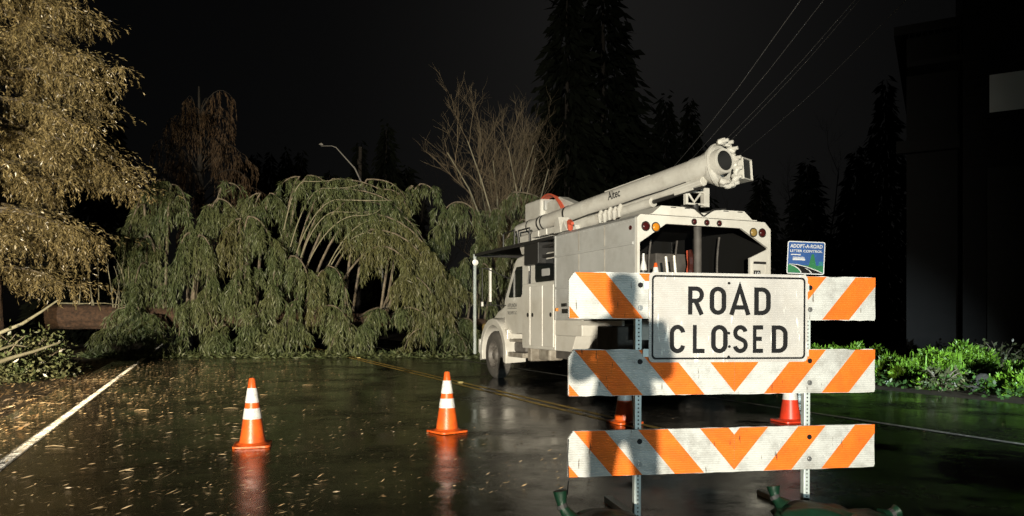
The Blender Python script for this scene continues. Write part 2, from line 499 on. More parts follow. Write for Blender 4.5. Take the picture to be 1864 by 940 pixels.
def path_sample(path, s):
    """s: array in 0..1 along the point list -> positions, tangents"""
    p = np.array([tuple(q) for q in path])
    seg = np.linalg.norm(np.diff(p, axis=0), axis=1)
    cum = np.concatenate([[0], np.cumsum(seg)]); tot = cum[-1]
    x = np.clip(s, 0, 0.9999) * tot
    i = np.clip(np.searchsorted(cum, x, side='right') - 1, 0, len(seg) - 1)
    f = ((x - cum[i]) / seg[i])[:, None]
    t = (p[i + 1] - p[i]) / seg[i][:, None]
    return p[i] * (1 - f) + p[i + 1] * f, t, tot

def hanging_foliage(path, rng, s0, per_m, drop, reach, leaf, width, step, splay=0.55, floor=0.03, face=None, taper=True):
    """fronds hanging from a limb: each leaves the limb sideways, then falls; narrow leaves all along it"""
    _, _, tot = path_sample(path, np.array([0.0]))
    k = max(3, int(tot * (1 - s0) * per_m))
    s = s0 + (1 - s0) * rng.random(k)
    p, t, _ = path_sample(path, s)
    ang = rng.random(k) * 2 * np.pi
    out = np.stack([np.cos(ang), np.sin(ang), np.zeros(k)], axis=1) * (reach * (0.15 + 0.85 * rng.random(k)))[:, None]
    if face is not None:
        out += np.array(face) * (reach * 0.5)
    out += t * np.array([1, 1, 0.0]) * (0.35 * reach)
    env = np.sin(np.clip((s - s0) / (1 - s0), 0, 1) * np.pi * 0.85 + 0.35) if taper else np.ones(k)
    ln = drop * (0.45 + 0.65 * rng.random(k)) * (0.45 + 0.55 * env)
    m = max(4, int(drop / step))
    a = (np.arange(m) + rng.random((k, m))) / m                           # place along each frond
    o = 1 - (1 - a) ** 2.2
    pos = p[:, None, :] + out[:, None, :] * o[..., None]
    pos[..., 2] -= ln[:, None] * a ** 1.35 - 0.10 * reach * np.sin(np.pi * np.clip(a * 1.6, 0, 1))
    d = out[:, None, :] * (2.2 * (1 - a) ** 1.2)[..., None] * 0.8
    d[..., 2] = -ln[:, None] * (0.25 + 1.35 * a ** 0.35)
    d = d.reshape(-1, 3); pos = pos.reshape(-1, 3)
    d /= np.linalg.norm(d, axis=1, keepdims=True) + 1e-9
    d = d + rng.normal(size=d.shape) * splay * np.array([1, 1, 0.45])
    d /= np.linalg.norm(d, axis=1, keepdims=True) + 1e-9
    n = len(pos)
    q = leaves(pos, d, leaf * (0.6 + 0.8 * rng.random(n)), width * (0.6 + 0.8 * rng.random(n)), rng)
    q[..., 2] = np.maximum(q[..., 2], floor + 0.05 * rng.random(q.shape[:2]))
    return q

def limb_mesh(path, r0, r1, n=5):
    k = len(path)
    return MB().tube(path, [r0 + (r1 - r0) * (i / (k - 1)) for i in range(k)], n)

# ------------------------------------------------------------------ the fallen cedar
rng = np.random.default_rng(7)
rnd = random.Random(7)
cedar = empty("fallen_tree", P(500, 583, 28.6).xy.to_3d(), 0, "huge green cedar fallen across the road, drooping boughs behind the cones", "fallen tree")
cedar_inv = Matrix.Translation(-cedar.location)
def local(path, inv):
    return [inv @ Vector(p) for p in path]

tr_pts = [P(72, 576, 27.6), P(160, 577, 27.9), P(300, 580, 28.4), P(470, 578, 29.0), P(650, 582, 29.8), P(820, 585, 30.6), P(960, 590, 31.3)]
tr_pts[0].z -= 0.02
def ridged(pts, rad, n, seed):
    """trunk with furrowed bark"""
    mb_ = MB().tube(pts, rad, n)
    rg_ = random.Random(seed); k = [rg_.uniform(-.07, .05) for _ in range(n)]
    for i in range(len(pts) * n):
        c_ = Vector(pts[i // n]); p_ = Vector(mb_.v[i])
        mb_.v[i] = tuple(c_ + (p_ - c_) * (1 + k[(i + (i // n) // 3) % n] + rg_.uniform(-.03, .03)))
    return mb_
def finer(pts, rad, m):
    P_, R_ = [], []
    for i in range(len(pts) - 1):
        for j in range(m):
            P_.append(Vector(pts[i]).lerp(Vector(pts[i + 1]), j / m)); R_.append(rad[i] + (rad[i + 1] - rad[i]) * j / m)
    return P_ + [Vector(pts[-1])], R_ + [rad[-1]]
fp, fr = finer(local(tr_pts, cedar_inv), [.44, .45, .42, .36, .28, .19, .10], 6)
mb = ridged(fp, fr, 40, 3)
trunk = mb.build("trunk", M["bark_red"], cedar, smooth=50)
mb = MB()                                       # torn end of the trunk
c0 = cedar_inv @ tr_pts[0]
for i in range(16):
    a = rnd.uniform(0, 6.28); r = rnd.uniform(0, .38)
    q = c0 + Vector((0, math.cos(a) * r, math.sin(a) * r))
    mb.tube([q + Vector((.1, 0, 0)), q + Vector((-rnd.uniform(.08, .45), 0, 0))], [.06, .012], 5)
mb.build("torn_wood", M["stick"], trunk)

def trunk_at(px, py=577):
    for a, b_ in zip(tr_pts[:-1], tr_pts[1:]):
        xa, xb = CX + F * a.x / a.y, CX + F * b_.x / b_.y
        if px <= xb or b_ is tr_pts[-1]:
            f = max(0, min(1, (px - xa) / (xb - xa)))
            return a * (1 - f) + b_ * f
# (root px on the trunk, peak px, peak py, tip px, tip py, depth of the peak, length of the curtain, fronds per metre)
BOUGHS = [
 (285, 300, 327, 236, 425, 29.2, 1.7, 15), (300, 312, 336, 346, 420, 28.9, 1.5, 14), (268, 262, 372, 228, 470, 28.6, 1.5, 12),
 (300, 270, 430, 236, 520, 28.0, 1.8, 14), (372, 408, 333, 440, 352, 30.0, .45, 14), (350, 396, 362, 440, 430, 29.0, 1.3, 14),
 (345, 385, 372, 362, 430, 28.8, 1.1, 13), (340, 345, 424, 316, 530, 27.9, 2.1, 16), (350, 362, 428, 396, 540, 27.8, 2.0, 16),
 (425, 438, 398, 398, 480, 28.3, 1.5, 15), (430, 452, 394, 503, 490, 28.3, 1.6, 15), (440, 474, 352, 432, 420, 29.3, 1.3, 14),
 (465, 492, 352, 524, 440, 29.2, 1.3, 14), (500, 545, 322, 500, 360, 30.0, .7, 13), (505, 560, 320, 600, 350, 30.0, .7, 13),
 (515, 606, 326, 712, 366, 29.6, .75, 12), (520, 618, 344, 752, 418, 29.0, 1.0, 12), (530, 636, 364, 786, 470, 28.6, 1.3, 13),
 (548, 654, 388, 806, 520, 28.2, 1.5, 14), (570, 676, 418, 806, 560, 27.8, 1.6, 14), (590, 690, 448, 770, 570, 27.5, 1.6, 14),
 (625, 668, 327, 738, 362, 30.0, .8, 14), (640, 700, 345, 742, 385, 29.6, .9, 12), (700, 765, 335, 796, 366, 30.2, .75, 15), (690, 752, 338, 738, 366, 30.2, .6, 13),
 (770, 832, 368, 880, 430, 29.2, 1.5, 14), (772, 835, 368, 797, 420, 29.2, 1.3, 13), (860, 935, 350, 1004, 384, 30.8, 1.6, 13),
 (850, 905, 378, 884, 440, 30.6, 1.8, 13), (880, 950, 400, 1000, 450, 30.4, 2.0, 12), (830, 850, 470, 835, 540, 28.6, 1.7, 12), (870, 880, 480, 900, 560, 29.5, 1.8, 12),
 (495, 512, 468, 492, 560, 27.4, 1.9, 16), (505, 530, 466, 566, 540, 27.4, 1.7, 16), (580, 596, 484, 634, 560, 27.3, 1.7, 15),
 (585, 590, 492, 566, 570, 27.3, 1.6, 14), (690, 735, 500, 800, 580, 27.3, 1.4, 15),
 (700, 760, 470, 826, 560, 27.6, 1.5, 15), (450, 452, 480, 424, 560, 27.5, 1.7, 15), 
 (400, 424, 520, 450, 600, 27.0, 1.3, 14), (255, 262, 478, 240, 560, 27.8, 1.7, 15),
 (215, 240, 552, 262, 620, 27.1, 1.1, 15), (215, 228, 560, 182, 622, 26.9, 1.0, 16), (255, 275, 572, 300, 630, 26.9, .9, 14), (205, 215, 592, 186, 640, 26.9, .7, 16),
 (240, 262, 578, 225, 640, 26.9, 1.0, 16),
 (330, 345, 545, 325, 620, 27.0, 1.3, 15), (340, 368, 560, 392, 630, 26.9, 1.0, 14), (520, 540, 545, 520, 620, 27.0, 1.2, 15),
 (560, 600, 556, 640, 620, 26.9, 1.2, 15), (650, 690, 560, 660, 630, 26.9, 1.1, 15), (700, 745, 560, 790, 620, 26.9, 1.1, 15),
 (760, 800, 572, 840, 630, 27.2, 1.0, 15), (810, 850, 580, 872, 630, 27.6, 1.0, 13), (440, 470, 575, 440, 635, 26.8, .9, 15),
 (600, 640, 590, 600, 640, 26.7, .8, 15), (730, 770, 598, 735, 640, 26.8, .8, 15), (400, 410, 592, 385, 640, 26.8, .8, 13),
 (500, 510, 596, 480, 640, 26.7, .8, 13), (800, 820, 604, 850, 640, 27.1, .7, 13),
]
for (rp, kx, ky, tx, ty, dep, drop, per) in BOUGHS:
    root = trunk_at(rp)
    peak = P(kx, ky, dep)
    tip = P(tx, ty, dep - rnd.uniform(.2, .9))
    tip.z = max(tip.z, 0.15); peak.z = max(peak.z, .5)
    path = local(limb_path(root, peak, tip), cedar_inv)
    big = peak.z > 3.6
    limb = limb_mesh(path, .060 if big else .04, .010).build("bough", M["bark_grey"], cedar, smooth=60)
    qs = [hanging_foliage(path, rng, 0.40 if big else 0.30, per * rnd.uniform(.75, 1.15), drop * rnd.uniform(.75, 1.0), .34, .24, .024, .046, splay=.28, face=(0, -.9, 0))]
    for k in range(rnd.randint(2, 4)):                 # side sprays break up the outline
        s = rnd.uniform(.42, .97)
        p_, t_, _ = path_sample(path, np.array([s]))
        p_ = Vector(p_[0]); a_ = rnd.uniform(0, 6.283)
        dv = (Vector((math.cos(a_), math.sin(a_) * .7 - .35, 0)) + Vector(t_[0]) * Vector((1, 1, 0)).length * .25)
        ln_ = rnd.uniform(.4, .95) * (.6 + .4 * min(1, drop))
        sp = bez2(p_, p_ + dv * ln_ * .55 + Vector((0, 0, rnd.uniform(.05, .32))), p_ + dv * ln_ + Vector((0, 0, -rnd.uniform(.1, .6) * ln_)), 6)
        qs.append(hanging_foliage(sp, rng, .15, 17, min(1.3, drop) * rnd.uniform(.45, .85), .24, .22, .023, .046, splay=.30, face=(0, -.5, 0)))
    q = np.concatenate(qs)
    fm = M["cedar_olive"] if 630 < kx < 770 and 380 < ky < 530 or rnd.random() < .10 else M["cedar_green"]
    link("foliage", quads_mesh("foliage", q, fm), None, limb)["kind"] = "stuff"
# long bare arching stems in mid-heap, light on them put into paler bark
for i, (x0, y0, kx, ky, tx, ty) in enumerate([(528, 452, 585, 346, 660, 338), (533, 460, 600, 362, 700, 362), (548, 470, 612, 380, 690, 376),
      (560, 480, 640, 396, 690, 384), (600, 480, 662, 420, 716, 424),
      (514, 420, 548, 332, 610, 328), (590, 500, 676, 402, 742, 420)]):
    path = local(limb_path(P(x0, y0, 27.4), P(kx, ky, 27.6), P(tx, ty, 27.9)), cedar_inv)
    off = Vector((rnd.uniform(-.25, .25), rnd.uniform(-.5, .3), rnd.uniform(-.15, .15)))
    path = [p + off * (.4 + .6 * k / len(path)) for k, p in enumerate(path)]
    lb = limb_mesh(path, .024, .007, 6).build("bare_bough", M["bark_pale"], cedar, smooth=60)
    q = hanging_foliage(path, rng, .45, 15, .75, .35, .22, .024, .046, splay=.30, face=(0, -.5, 0))
    link("foliage", quads_mesh("foliage", q, M["cedar_green"]), None, lb)["kind"] = "stuff"
for i in range(11):                                # bare broken limbs by the torn end
    x0 = rnd.uniform(128, 262); y0 = rnd.uniform(545, 568)
    x1 = x0 + rnd.uniform(-34, 22); y1 = rnd.uniform(430, 500)
    a, b_ = P(x0, y0, 27.6), P(x1, y1, 27.3 + rnd.uniform(-.4, .4))
    c = (a + b_) / 2 + Vector((rnd.uniform(-.5, .5), 0, rnd.uniform(-.2, .3)))
    limb_mesh(local(bez2(a, c, b_, 8), cedar_inv), .022, .008).build("bare_bough", M["bark_pale"], cedar, smooth=60)
for pts in ([(105, 552), (150, 553), (190, 552), (240, 558)],):
    limb_mesh(local([P(x, y, 27.0) for x, y in pts], cedar_inv), .025, .012).build("bare_bough", M["bark_pale"], cedar, smooth=60)

# broken sprays lying on the road along the foot of the heap
n = 5200
px_ = 150 + 730 * rng.random(n); dep_ = 27.2 - 2.4 * rng.random(n) ** 2.2 + .9 * np.sin(px_ / 47.0) * .4
pos = np.stack([(px_ - CX) / F * dep_, dep_, .01 + .10 * rng.random(n) ** 2], axis=1)
d = rng.normal(size=(n, 3)); d[:, 2] = np.abs(d[:, 2]) * .35; d /= np.linalg.norm(d, axis=1, keepdims=True)
q = leaves(pos, d, .12 + .16 * rng.random(n), .03 + .03 * rng.random(n), rng); q[..., 2] = np.maximum(q[..., 2], .008)
tag(link("cedar_sprays", quads_mesh("cedar_sprays", q, M["cedar_green"]), None), "torn green cedar sprays on the road at the foot of the fallen tree", "debris", kind="stuff")

# ------------------------------------------------------------------ cedar at the left, lit by the headlights
def live_cedar(base, height, label):
    t = empty("cedar_tree", base, 0, label, "tree")
    pts = [Vector((0.05 * math.sin(i * .9), 0.05 * math.cos(i), i / 9 * height)) for i in range(10)]
    ridged(*finer(pts, [.44 - .042 * i for i in range(10)], 5), 36, 5).build("trunk", M["bark_red"], t, smooth=50)
    rg = random.Random(11); g = np.random.default_rng(11)
    n = 124
    for i in range(n):
        z = 2.2 + (height - 2.8) * (i / n) ** 1.05 + rg.uniform(-.35, .35)
        a = i * 2.39996 + rg.uniform(-.3, .3)
        reach = 3.15 * min(1.0, max(.12, (height - z) / (height - 6.2))) ** .9 * rg.uniform(.72, 1.06)
        if z < 4.2: reach *= .62 + .18 * (z - 2.2) / 2.0
        d = Vector((math.cos(a), math.sin(a), 0))
        p0 = Vector((0, 0, z))
        mid = p0 + d * reach * .5 + Vector((0, 0, .25))
        tip = p0 + d * reach + Vector((0, 0, -rg.uniform(-.25, 1.7) * reach / 3.4))
        path = bez2(p0, mid, tip, 9)
        path.append(tip + d * .3 + Vector((0, 0, .05)))
        lm = limb_mesh(path, .040, .006).build("bough", M["bark_grey"], t, smooth=60)
        q = hanging_foliage(path, g, .18, 30, .72, .55, .090, .018, .026, splay=.55)
        q2 = hanging_foliage(path, g, .25, 26, .20, .85, .085, .019, .020, splay=.45)
        q = np.concatenate([q, q2])
        link("foliage", quads_mesh("foliage", q, M["cedar_gold"]), None, lm)["kind"] = "stuff"
    return t
live_cedar(P(-38, 583, 22.0).xy.to_3d(), 12.8, "tall golden lit cedar with drooping sprays at the left edge").scale = (1.29, 1.29, 1.29)
# ------------------------------------------------------------------ background trees
def conifer_meshes(seed, n, leaf):
    """trunk and crown of a dark conifer, one unit tall"""
    g = np.random.default_rng(seed)
    tm = MB().tube([Vector((0, 0, 0)), Vector((0, 0, .5)), Vector((0, 0, .97))], [.018, .010, .002], 7).mesh("trunk", 60)
    tm.materials.append(M["bark_dark"])
    tiers = 34
    qs = []
    for i in range(tiers):
        f = i / tiers
        z = .06 + .92 * f
        rad = .20 * (1 - f) ** .8 * (.72 + .56 * g.random()) + .008
        k = max(6, int(n / tiers * (1.25 - f)))
        a = g.random(k) * 2 * np.pi
        rr = rad * np.sqrt(g.random(k)) * (.70 + .45 * g.random(k))
        pos = np.stack([np.cos(a) * rr, np.sin(a) * rr, z - rr * .42 + .03 * g.normal(size=k)], axis=1)
        d = np.stack([np.cos(a), np.sin(a), -.55 - .5 * g.random(k)], axis=1) + .25 * g.normal(size=(k, 3))
        d /= np.linalg.norm(d, axis=1, keepdims=True)
        qs.append(leaves(pos, d, leaf * (.6 + .8 * g.random(k)), leaf * .32 * (.6 + .8 * g.random(k)), g))
    cm = quads_mesh("crown", np.concatenate(qs), M["conifer_dark"])
    return tm, cm
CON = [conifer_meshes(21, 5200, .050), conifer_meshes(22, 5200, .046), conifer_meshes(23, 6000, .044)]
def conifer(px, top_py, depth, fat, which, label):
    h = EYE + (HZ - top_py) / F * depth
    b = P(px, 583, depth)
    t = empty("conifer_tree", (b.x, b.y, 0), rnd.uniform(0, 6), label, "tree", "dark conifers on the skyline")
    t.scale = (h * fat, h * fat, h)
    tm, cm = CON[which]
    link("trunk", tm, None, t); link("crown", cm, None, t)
conifer(1032, -55, 56, .80, 0, "tallest black conifer, behind the bare multi-stemmed tree")
conifer(1098, -75, 60, .95, 1, "broad towering black conifer right of the bare tree, above the boom")
conifer(1140, 150, 62, .90, 2, "black conifer against the right flank of the towering ones")
conifer(1212, 172, 66, .80, 0, "pointed black conifer left of the twin above the overhead wires")
conifer(1256, 176, 66, .72, 2, "rounded black conifer just above the overhead wires")
conifer(1185, 240, 60, .95, 1, "lower black conifer filling the gap above the boom tube")
conifer(1612, 142, 48, .75, 1, "narrow dark conifer beside the building's corner")
conifer(1560, 265, 52, .95, 2, "low dark conifer right of the small blue sign")
conifer(1470, 290, 60, 1.1, 0, "broad dark conifer standing behind the small blue sign")
conifer(1385, 320, 60, 1.1, 1, "dark conifer directly behind the boom's elbow")
for i, (x, y, s) in enumerate([(438, 290, .9), (464, 280, .8), (492, 277, .8), (521, 272, .75), (548, 276, .75)]):
    conifer(x, y, 95, s, i % 3, ["leftmost", "second from left", "middle", "fourth from left", "rightmost"][i] + " of the five small far conifers left of the leaning lamp")
conifer(655, 258, 80, .8, 1, "small far conifer behind the tilted utility pole")
conifer(703, 224, 76, .75, 0, "pointed far conifer left of the dark bare tree")
conifer(600, 310, 90, 1.2, 2, "low far conifer under the leaning lamp")
conifer(740, 300, 82, 1.3, 0, "low far conifer at the foot of the dark bare tree")
conifer(180, 120, 44, 1.0, 2, "dark conifer hidden behind the golden cedar")

def bare_tree(base, height, label, seed, stems, spread, mat_trunk, mat_twig, levels=4, up=.85, thin=1.0):
    rg = random.Random(seed)
    t = empty("bare_tree", base, 0, label, "tree")
    twigs = MB()
    def grow(p, d, ln, r, lev, mb):
        k = 5
        pts = [p]
        dd = d.copy()
        for i in range(k):
            dd = (dd + Vector((rg.gauss(0, .13), rg.gauss(0, .13), rg.gauss(.04, .08)))).normalized()
            pts.append(pts[-1] + dd * ln / k)
        rad = [r * (1 - (.78 if r > .05 else .6) * i / k) for i in range(k + 1)]
        mb.tube(pts, rad, 5 if r > .02 else 3, False)
        if lev <= 0: return
        for i in range(rg.randint(9, 12) if lev > 2 else rg.randint(6, 8) if lev > 1 else rg.randint(4, 5)):
            f = rg.uniform(.25, 1.0)
            j = min(k - 1, int(f * k))
            q = pts[j].lerp(pts[j + 1], f * k - j)
            ax = Vector((rg.gauss(0, 1), rg.gauss(0, 1), rg.gauss(.2, .6))).normalized()
            nd = (dd * rg.uniform(.5, .9) + ax * rg.uniform(.45, .85) + Vector((0, 0, .18))).normalized()
            grow(q, nd, ln * (rg.uniform(.16, .32) if lev > 2 else rg.uniform(.36, .62)), max(.006, rad[j] * .42) * thin, lev - 1, twigs)
    for i in range(stems):
        a = i * 2.4 + rg.uniform(-.3, .3)
        s = spread * rg.uniform(.3, 1.0)
        mb = MB()
        grow(Vector((math.cos(a) * .25, math.sin(a) * .25, 0)), Vector((math.cos(a) * s, math.sin(a) * s, up)).normalized(),
             height * rg.uniform(.72, 1.0), height * .0095, levels - 1, mb)
        mb.build("trunk", mat_trunk, t, smooth=60)
    if twigs.v: twigs.build("crown", mat_twig, t)["kind"] = "stuff"
    return t
b = P(926, 583, 40.0)
bare_tree((b.x, b.y, 0), 12.4, "bare many-stemmed tree with brown twigs rising behind the fallen cedar", 6, 12, .15, M["bark_pale"], M["bark_twig"], levels=4)
b = P(765, 583, 78.0)
bare_tree((b.x, b.y, 0), 17.0, "dark bare tree on the far skyline left of the brown one", 9, 4, .40, M["bark_dark"], M["bark_dark"])
b = P(1500, 583, 70.0)
bare_tree((b.x, b.y, 0), 17.0, "faint bare tree behind the overhead wires on the right", 13, 5, .45, M["bark_dark"], M["bark_dark"])
b = P(1430, 583, 74.0)
bare_tree((b.x, b.y, 0), 15.0, "faint bare tree between the wires and the boom's elbow", 14, 4, .45, M["bark_dark"], M["bark_dark"])

def weeping_tree(base, height, label):
    t = empty("weeping_tree", base, 0, label, "tree")
    rg = random.Random(4); g = np.random.default_rng(4)
    MB().tube([Vector((0, 0, 0)), Vector((.1, 0, height * .5)), Vector((0, 0, height * .95))], [.3, .2, .04], 9).build("trunk", M["bark_dark"], t, smooth=60)
    for i in range(38):
        a = i * 2.4; z = height * (.45 + .50 * i / 38) + rg.uniform(-.8, .8)
        d = Vector((math.cos(a), math.sin(a), 0)); rr = rg.uniform(1.5, 3.3) * (1.25 - .6 * i / 38)
        path = bez2(Vector((0, 0, z - 1.2)), Vector((0, 0, z)) + d * rr * .5 + Vector((0, 0, .9)), Vector((0, 0, z - .4)) + d * rr, 8)
        lm = limb_mesh(path, .035, .008).build("bough", M["bark_dark"], t, smooth=60)
        q = hanging_foliage(path, g, .4, 9, 1.9, .35, .24, .035, .10, splay=.22)
        link("foliage", quads_mesh("foliage", q, M["weeping_brown"]), None, lm)["kind"] = "stuff"
b = P(362, 583, 38.0)
weeping_tree((b.x, b.y, 0), 14.0, "dim brown weeping tree standing behind the fallen cedar's left end")

# ------------------------------------------------------------------ shrub, fallen branches and litter on the left shoulder
def shrub(base, rx, ry, h, n, seed, leaf, mat, label, name="shrub", group=None):
    g = np.random.default_rng(seed); rg = random.Random(seed)
    t = empty(name, base, 0, label, "shrub", group)
    st = MB()
    for i in range(14):
        a = rg.uniform(0, 6.28); q = Vector((math.cos(a) * rx * rg.uniform(.3, .9), math.sin(a) * ry * rg.uniform(.3, .9), h * rg.uniform(.6, 1)))
        st.tube(bez2(Vector((q.x * .15, q.y * .15, 0)), Vector((q.x * .4, q.y * .4, q.z * .8)), q, 5), [.02, .016, .012, .009, .005], 4)
    st.build("stems", M["bark_grey"], t)
    u = g.normal(size=(n, 3)); u /= np.linalg.norm(u, axis=1, keepdims=True)
    rr = g.random(n) ** .45 * (1 + .22 * np.sin(u[:, 0] * 6 + seed) + .18 * np.sin(u[:, 2] * 7))
    pos = u * rr[:, None] * np.array([rx, ry, h])
    pos[:, 2] = np.abs(pos[:, 2]) * .95 + .03
    d = g.normal(size=(n, 3)) + u * .8; d /= np.linalg.norm(d, axis=1, keepdims=True)
    q = leaves(pos, d, leaf * (.6 + .8 * g.random(n)), leaf * .5 * (.6 + .8 * g.random(n)), g)
    q[..., 2] = np.maximum(q[..., 2], .02)
    link("leaves", quads_mesh("leaves", q, mat), None, t)["kind"] = "stuff"
    return t
b = P(52, 583, 16.2); shrub((b.x, b.y, 0), 1.05, .8, 1.0, 2600, 31, .10, M["shrub_green"], "dark leafy shrub below the golden cedar, nearest the white line")
b = P(-10, 583, 15.0); shrub((b.x, b.y, 0), .8, .8, 1.05, 2200, 32, .10, M["shrub_green"], "dark leafy shrub cut by the left edge of the picture")
b = P(84, 583, 18.2); shrub((b.x, b.y, 0), .8, .6, .55, 1800, 33, .09, M["shrub_green"], "low dark shrub in front of the fallen trunk's torn end")

def branch(pts, r0, r1, label, mat="bark_pale"):
    pts = [Vector(p) for p in pts]
    o = pts[0].copy()
    c = MB().tube([p - o for p in pts], [r0 + (r1 - r0) * i / (len(pts) - 1) for i in range(len(pts))], 7).build("fallen_branch", M[mat], None, smooth=60)
    c.location = o
    tag(c, label, "branch", "broken branches on the left shoulder")
branch([P(-14, 612, 16), P(40, 590, 16.4), P(75, 568, 16.8), P(104, 548, 17.2)], .045, .02, "pale broken branch slanting up across the shrub to the torn trunk")
branch([P(-14, 664, 14.2), P(20, 652, 14.6), P(62, 640, 15), P(108, 624, 15.6)], .05, .02, "pale broken branch lying low through the shrub")
branch([P(-10, 640, 14.6), P(24, 628, 15), P(52, 632, 15.4)], .03, .012, "short pale branch between the two longer ones in the shrub")

g = np.random.default_rng(77)
def scatter(n, dmin, dmax, tmin, tmax, power=1.0, dpow=1.0):
    d = dmin + (dmax - dmin) * g.random(n) ** dpow
    t = tmin + (tmax - tmin) * g.random(n) ** power
    p = np.zeros((n, 3))
    p[:, 0] = V.x * d + U.x * t; p[:, 1] = V.y * d + U.y * t
    return p
def litter_mesh(pos, lmin, lmax, wfrac, name, mat, label, tilt=.14):
    n = len(pos)
    a = g.normal(size=n) * .55 + (ROAD_ANGLE * 0)          # most lie across the view, swept by the wind
    d = np.stack([np.cos(a), np.sin(a), np.abs(g.normal(size=n)) * tilt], axis=1)
    d /= np.linalg.norm(d, axis=1, keepdims=True)
    ln = lmin + (lmax - lmin) * g.random(n) ** 2.5
    pos = pos.copy(); pos[:, 2] = .008 + .012 * g.random(n)
    q = leaves(pos, d, ln, ln * wfrac * (.5 + g.random(n)), g, .5, flat=.5)
    q[..., 2] = np.maximum(q[..., 2], .007)
    # each bit is a thin closed wedge: a second skin just below
    tag(link(name, quads_mesh(name, q, mat), None), label, "litter", kind="stuff")
# clumped scatter
pos = scatter(9000, -2.6, 3.2, 5.0, 27, 1.15, 1.8)
cl = scatter(60, -2.6, 2.0, 5.5, 20, 1.1, 1.4)
near = np.repeat(cl, 16, axis=0) + g.normal(size=(960, 3)) * np.array([.34, .16, 0])
litter_mesh(np.concatenate([pos, near]), .010, .065, .15, "twig_litter", M["litter"], "pale bark bits and twigs strewn over the wet left lane", .35)
litter_mesh(scatter(700, 2.6, 9.5, 6, 26), .010, .045, .3, "leaf_litter", M["litter_dark"], "few dark leaf bits scattered over the middle of the road")
litter_mesh(scatter(3400, -2.7, .9, 5.0, 24, 1.1, 1.5), .02, .11, .08, "needle_litter", M["stick"], "thin pale broken twigs matted on the left of the wet lane", .25)
litter_mesh(scatter(5200, -9.0, -1.75, 5, 26, 1.0, .6), .02, .13, .25, "shoulder_litter", M["litter_dark"], "brown fallen leaves and needles covering the left shoulder", .5)
litter_mesh(scatter(1300, -5.0, -1.75, 6, 26, 1.0, .6), .02, .14, .16, "shoulder_twigs", M["litter"], "pale twigs scattered over the brown left shoulder", .4)

SCRAPS = [(185, 692, 110, 4), (30, 690, 60, 3), (88, 735, 90, -3), (330, 780, 70, 6), (100, 815, 60, 0), (320, 757, 40, 2), (40, 770, 30, 2), (340, 703, 44, -3),
          (258, 748, 36, 8), (120, 782, 50, -4), (430, 800, 30, 2), (215, 705, 30, 3), (420, 745, 40, 4), (505, 745, 36, -4), (560, 702, 30, 5), (290, 670, 50, 2),
          (230, 860, 40, 3), (640, 790, 26, 6), (480, 720, 22, 3), (380, 690, 30, -6), (150, 720, 34, 5), (60, 840, 36, 2)]
STICKS = ["longest pale stick, just left of the white edge line's far half", "pale stick on the brown shoulder left of the white line's middle", "pale stick right of the white line near the bottom left corner",
          "short pale stick on the shoulder near the left edge of the picture", "short pale stick midway between the white line and the left cone", "short pale stick just left of the left cone's base",
          "pale stick beside the left cone at the height of its collars", "small pale stick up the road between the two front cones", "pale stick nearest the bottom edge, left of the cones",
          "tiny pale stick close to the right side of the left cone", "pale stick touching the left side of the white edge line"]
for i, (px, py, w, sl) in enumerate(SCRAPS[::2]):
    c = ground_at(px, py); h = w / F * c.y / 2 * .6
    a = R(sl * 3)
    e = Vector((math.cos(a), math.sin(a) * 1.5, 0)) * h
    mb = MB().tube([-e, -e * .3 + Vector((0, .03 * (-1) ** i, .006)), e * .4 + Vector((0, .03 * (-1) ** i, .0)), e], [.003, .0065, .005, .002], 6)
    o = mb.build("broken_stick", M["stick"], None)
    o.location = (c.x, c.y, .010)
    tag(o, STICKS[i], "stick", "splintered sticks on the road")

